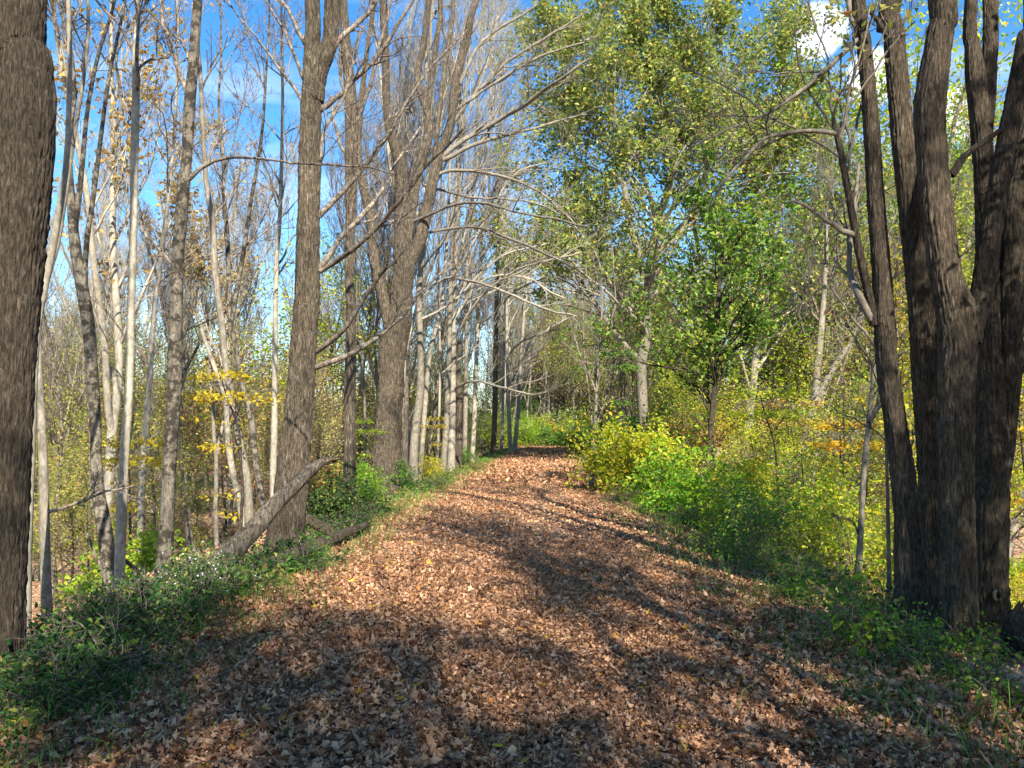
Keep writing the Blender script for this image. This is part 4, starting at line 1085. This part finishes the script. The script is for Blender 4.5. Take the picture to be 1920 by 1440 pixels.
a = gr.random(n) * 6.28; L_ = gr.uniform(0.06, 0.2, n)
P = np.stack([np.stack([x, y, z], 1), np.stack([x + np.cos(a) * L_ * 0.25, y + np.sin(a) * L_ * 0.25, z + L_ * 0.7], 1), np.stack([x + np.cos(a) * L_ * 0.7, y + np.sin(a) * L_ * 0.7, z + L_ * 0.95], 1)], 1)
g.tubes(P, np.array([[0.004, 0.003, 0.0008]]).repeat(n, 0), 3)
tag(g.build('verge_grass', M['grass']), 'thin green grass fringing the edges of the path', 'grass', kind='stuff')

# far-off wood that closes the horizon
fw = MB(); r = np.random.default_rng(15)
n = 130000
th = r.uniform(-0.95, 0.95, n); d = r.uniform(95, 190, n)
x = np.sin(th) * d; y = np.cos(th) * d
ht = 9 + 3.0 * np.sin(th * 31) + 2.0 * np.sin(th * 67 + 1) + 2 * np.sin(d * 0.35 + th * 20)
z = h(x, y) + ht * r.random(n) ** 1.5
fw.leaves(np.stack([x, y, z], 1), r.uniform(0.35, 0.8, n), r, 1.2, 'diamond', 0.8)
tag(fw.build('distant_woods', M['farwood'], smooth=False), 'distant autumn woods filling the gaps between the trees', 'woods', kind='stuff')

# trees behind the viewpoint: the same wood goes on and its shade falls on the path
rng = np.random.default_rng(901); RNG = np.random.default_rng(902)
LB = 'tree beside the path behind the viewpoint, its shadow falling on the leaves ahead'
tp = bare_proto('thinly_leaved_tree', LB, 'tree', 15, 0.13, 230, 'bark_grey', nl=20, fork=1, leaf=('oak', 2.0, 0.12), group='trees behind the viewpoint', ang=1.0)
for k, (x, y, i) in enumerate([(2.9, -3.6, 2), (4.4, -1.2, 5), (3.9, 0.4, 0), (5.4, -5.2, 1), (3.4, -9, 3), (-3.4, -6, 3), (-4.5, -12, 3), (-6.5, -3, 1), (-5.5, 1.5, 0), (4.0, -6.0, 0), (5.0, -14, 4), (3.1, -18, 4)]):
    place(bp, i, x, y, LB, 'trees behind the viewpoint', rng.uniform(0.8, 1.05))
for k, (x, y, sc) in enumerate([(3.5, -2.4, 0.55), (4.9, 0.2, 0.5), (-1.9, -5.5, 0.6), (5.4, -1.8, 0.75), (4.2, -6.5, 0.95), (6.4, 3.2, 0.85), (2.6, -12.5, 1.0), (-3.6, -4.2, 0.6), (-3.2, -10.5, 0.9), (0.6, -16.5, 0.95), (5.6, -11, 1.0)]):  # unseen trees, wide thin crowns added to dapple the path with shade
    place([tp], 0, x, y, LB if y < 0 else 'unseen thinly leaved tree added beside the right bank for its shade', 'trees behind the viewpoint' if y < 0 else 'unseen trees added for shade beside the right bank', sc)
for k, (x, y, i, sc) in enumerate([(8.0, -1.6, 1, 0.7), (9.4, 0.6, 1, 0.75), (9.5, -4.5, 2, 0.8), (12.5, 2.0, 0, 0.8), (-8, -9, 2, 0.8), (13, -9, 2, 0.9)]):
    place(lp, i, x, y, 'leafy tree behind the viewpoint shading the right-hand clump' if y < 5 else 'leafy tree just outside the right edge of the photo', 'leafy trees behind the viewpoint' if y < 5 else 'leafy trees outside the frame', sc, {'crown': M['oak']})

# ------------------------------------------------------------------ sky, sun, camera
w = bpy.data.worlds.new('World'); S.world = w; w.use_nodes = True
nt = w.node_tree; nt.nodes.clear(); L = nt.links.new
sky = nt.nodes.new('ShaderNodeTexSky'); sky.sky_type = 'NISHITA'; sky.sun_disc = False
sky.sun_elevation = SUN_EL; sky.sun_rotation = SUN_AZ; sky.air_density = 1.0; sky.dust_density = 0.05; sky.ozone_density = 2.0
hs = nt.nodes.new('ShaderNodeHueSaturation'); hs.inputs['Saturation'].default_value = 1.34; hs.inputs['Value'].default_value = 1.02
L(sky.outputs[0], hs.inputs['Color'])
tc = nt.nodes.new('ShaderNodeTexCoord')
sepx = nt.nodes.new('ShaderNodeSeparateXYZ'); L(tc.outputs['Generated'], sepx.inputs[0])
addz = N(nt, 'ShaderNodeMath', operation='ADD'); L(sepx.outputs[2], addz.inputs[0]); addz.inputs[1].default_value = 0.18
proj = nt.nodes.new('ShaderNodeVectorMath'); proj.operation = 'DIVIDE'
L(tc.outputs['Generated'], proj.inputs[0]); L(addz.outputs[0], proj.inputs[1])
cn = N(nt, 'ShaderNodeTexNoise', Scale=1.5, Detail=9.0, Roughness=0.58, Distortion=0.5)
mp = nt.nodes.new('ShaderNodeMapping'); mp.inputs['Location'].default_value = (0.4, 0.2, 0); mp.inputs['Scale'].default_value = (0.7, 1.5, 1)
L(proj.outputs[0], mp.inputs[0]); L(mp.outputs[0], cn.inputs['Vector'])
wisp = ramp(nt, cn.outputs['Fac'], [(0.54, (0, 0, 0)), (0.80, (0.45, 0.45, 0.45))])


def cumulus(px, py, rad):
    d = at(px, py, 1.0) - np.array([0, 0, CAMZ]); d /= np.linalg.norm(d)
    dist = nt.nodes.new('ShaderNodeVectorMath'); dist.operation = 'DISTANCE'
    L(tc.outputs['Generated'], dist.inputs[0]); dist.inputs[1].default_value = tuple(d)
    n_ = N(nt, 'ShaderNodeTexNoise', Scale=14.0, Detail=7.0, Roughness=0.6)
    L(tc.outputs['Generated'], n_.inputs['Vector'])
    m1 = N(nt, 'ShaderNodeMath', operation='MULTIPLY_ADD'); L(n_.outputs['Fac'], m1.inputs[0]); m1.inputs[1].default_value = rad * 1.3; m1.inputs[2].default_value = -rad * 0.65
    m2 = N(nt, 'ShaderNodeMath', operation='ADD'); L(dist.outputs['Value'], m2.inputs[0]); L(m1.outputs[0], m2.inputs[1])
    mr = N(nt, 'ShaderNodeMapRange'); L(m2.outputs[0], mr.inputs[0])
    mr.inputs['From Min'].default_value = rad * 1.05; mr.inputs['From Max'].default_value = rad * 0.75
    return mr.outputs[0]


cl = None
for q in ((1535, 55, 0.030), (1635, 150, 0.030), (1800, 215, 0.03), (380, 720, 0.03)):
    o = cumulus(*q)
    if cl is None: cl = o
    else:
        mx = N(nt, 'ShaderNodeMath', operation='MAXIMUM'); L(cl, mx.inputs[0]); L(o, mx.inputs[1]); cl = mx.outputs[0]
mx = N(nt, 'ShaderNodeMath', operation='MULTIPLY'); L(cl, mx.inputs[0]); mx.inputs[1].default_value = 0.8
mm = N(nt, 'ShaderNodeMath', operation='MAXIMUM'); L(mx.outputs[0], mm.inputs[0]); L(wisp, mm.inputs[1])
skyc = mix(nt, mm.outputs[0], hs.outputs[0], (7.5, 7.8, 8.2))
bg = nt.nodes.new('ShaderNodeBackground'); bg.inputs['Strength'].default_value = 0.106
L(skyc, bg.inputs['Color'])
wo = nt.nodes.new('ShaderNodeOutputWorld'); L(bg.outputs[0], wo.inputs[0])

sl = bpy.data.lights.new('sun', 'SUN'); sl.energy = 5.0; sl.angle = math.radians(0.5); sl.color = (1.0, 0.93, 0.80)
so = bpy.data.objects.new('sun', sl); COL.objects.link(so)
sd = Vector((math.sin(SUN_AZ) * math.cos(SUN_EL), math.cos(SUN_AZ) * math.cos(SUN_EL), math.sin(SUN_EL)))
so.rotation_euler = sd.to_track_quat('Z', 'Y').to_euler(); so.location = (10, -30, 40)

cam = bpy.data.cameras.new('camera'); co = bpy.data.objects.new('camera', cam); COL.objects.link(co)
cam.sensor_width = 36; cam.lens = F / 1920 * 36; cam.clip_end = 3000; cam.clip_start = 0.05
co.location = (0, 0, CAMZ); co.rotation_euler = (math.pi / 2 + PITCH, 0, 0)
S.camera = co
S.view_settings.view_transform = 'Standard'; S.view_settings.look = 'None'; S.view_settings.exposure = 1.42; S.view_settings.gamma = 1.0
S.cycles.max_bounces = 6; S.cycles.diffuse_bounces = 3; S.cycles.transmission_bounces = 3; S.cycles.caustics_reflective = False; S.cycles.caustics_refractive = False
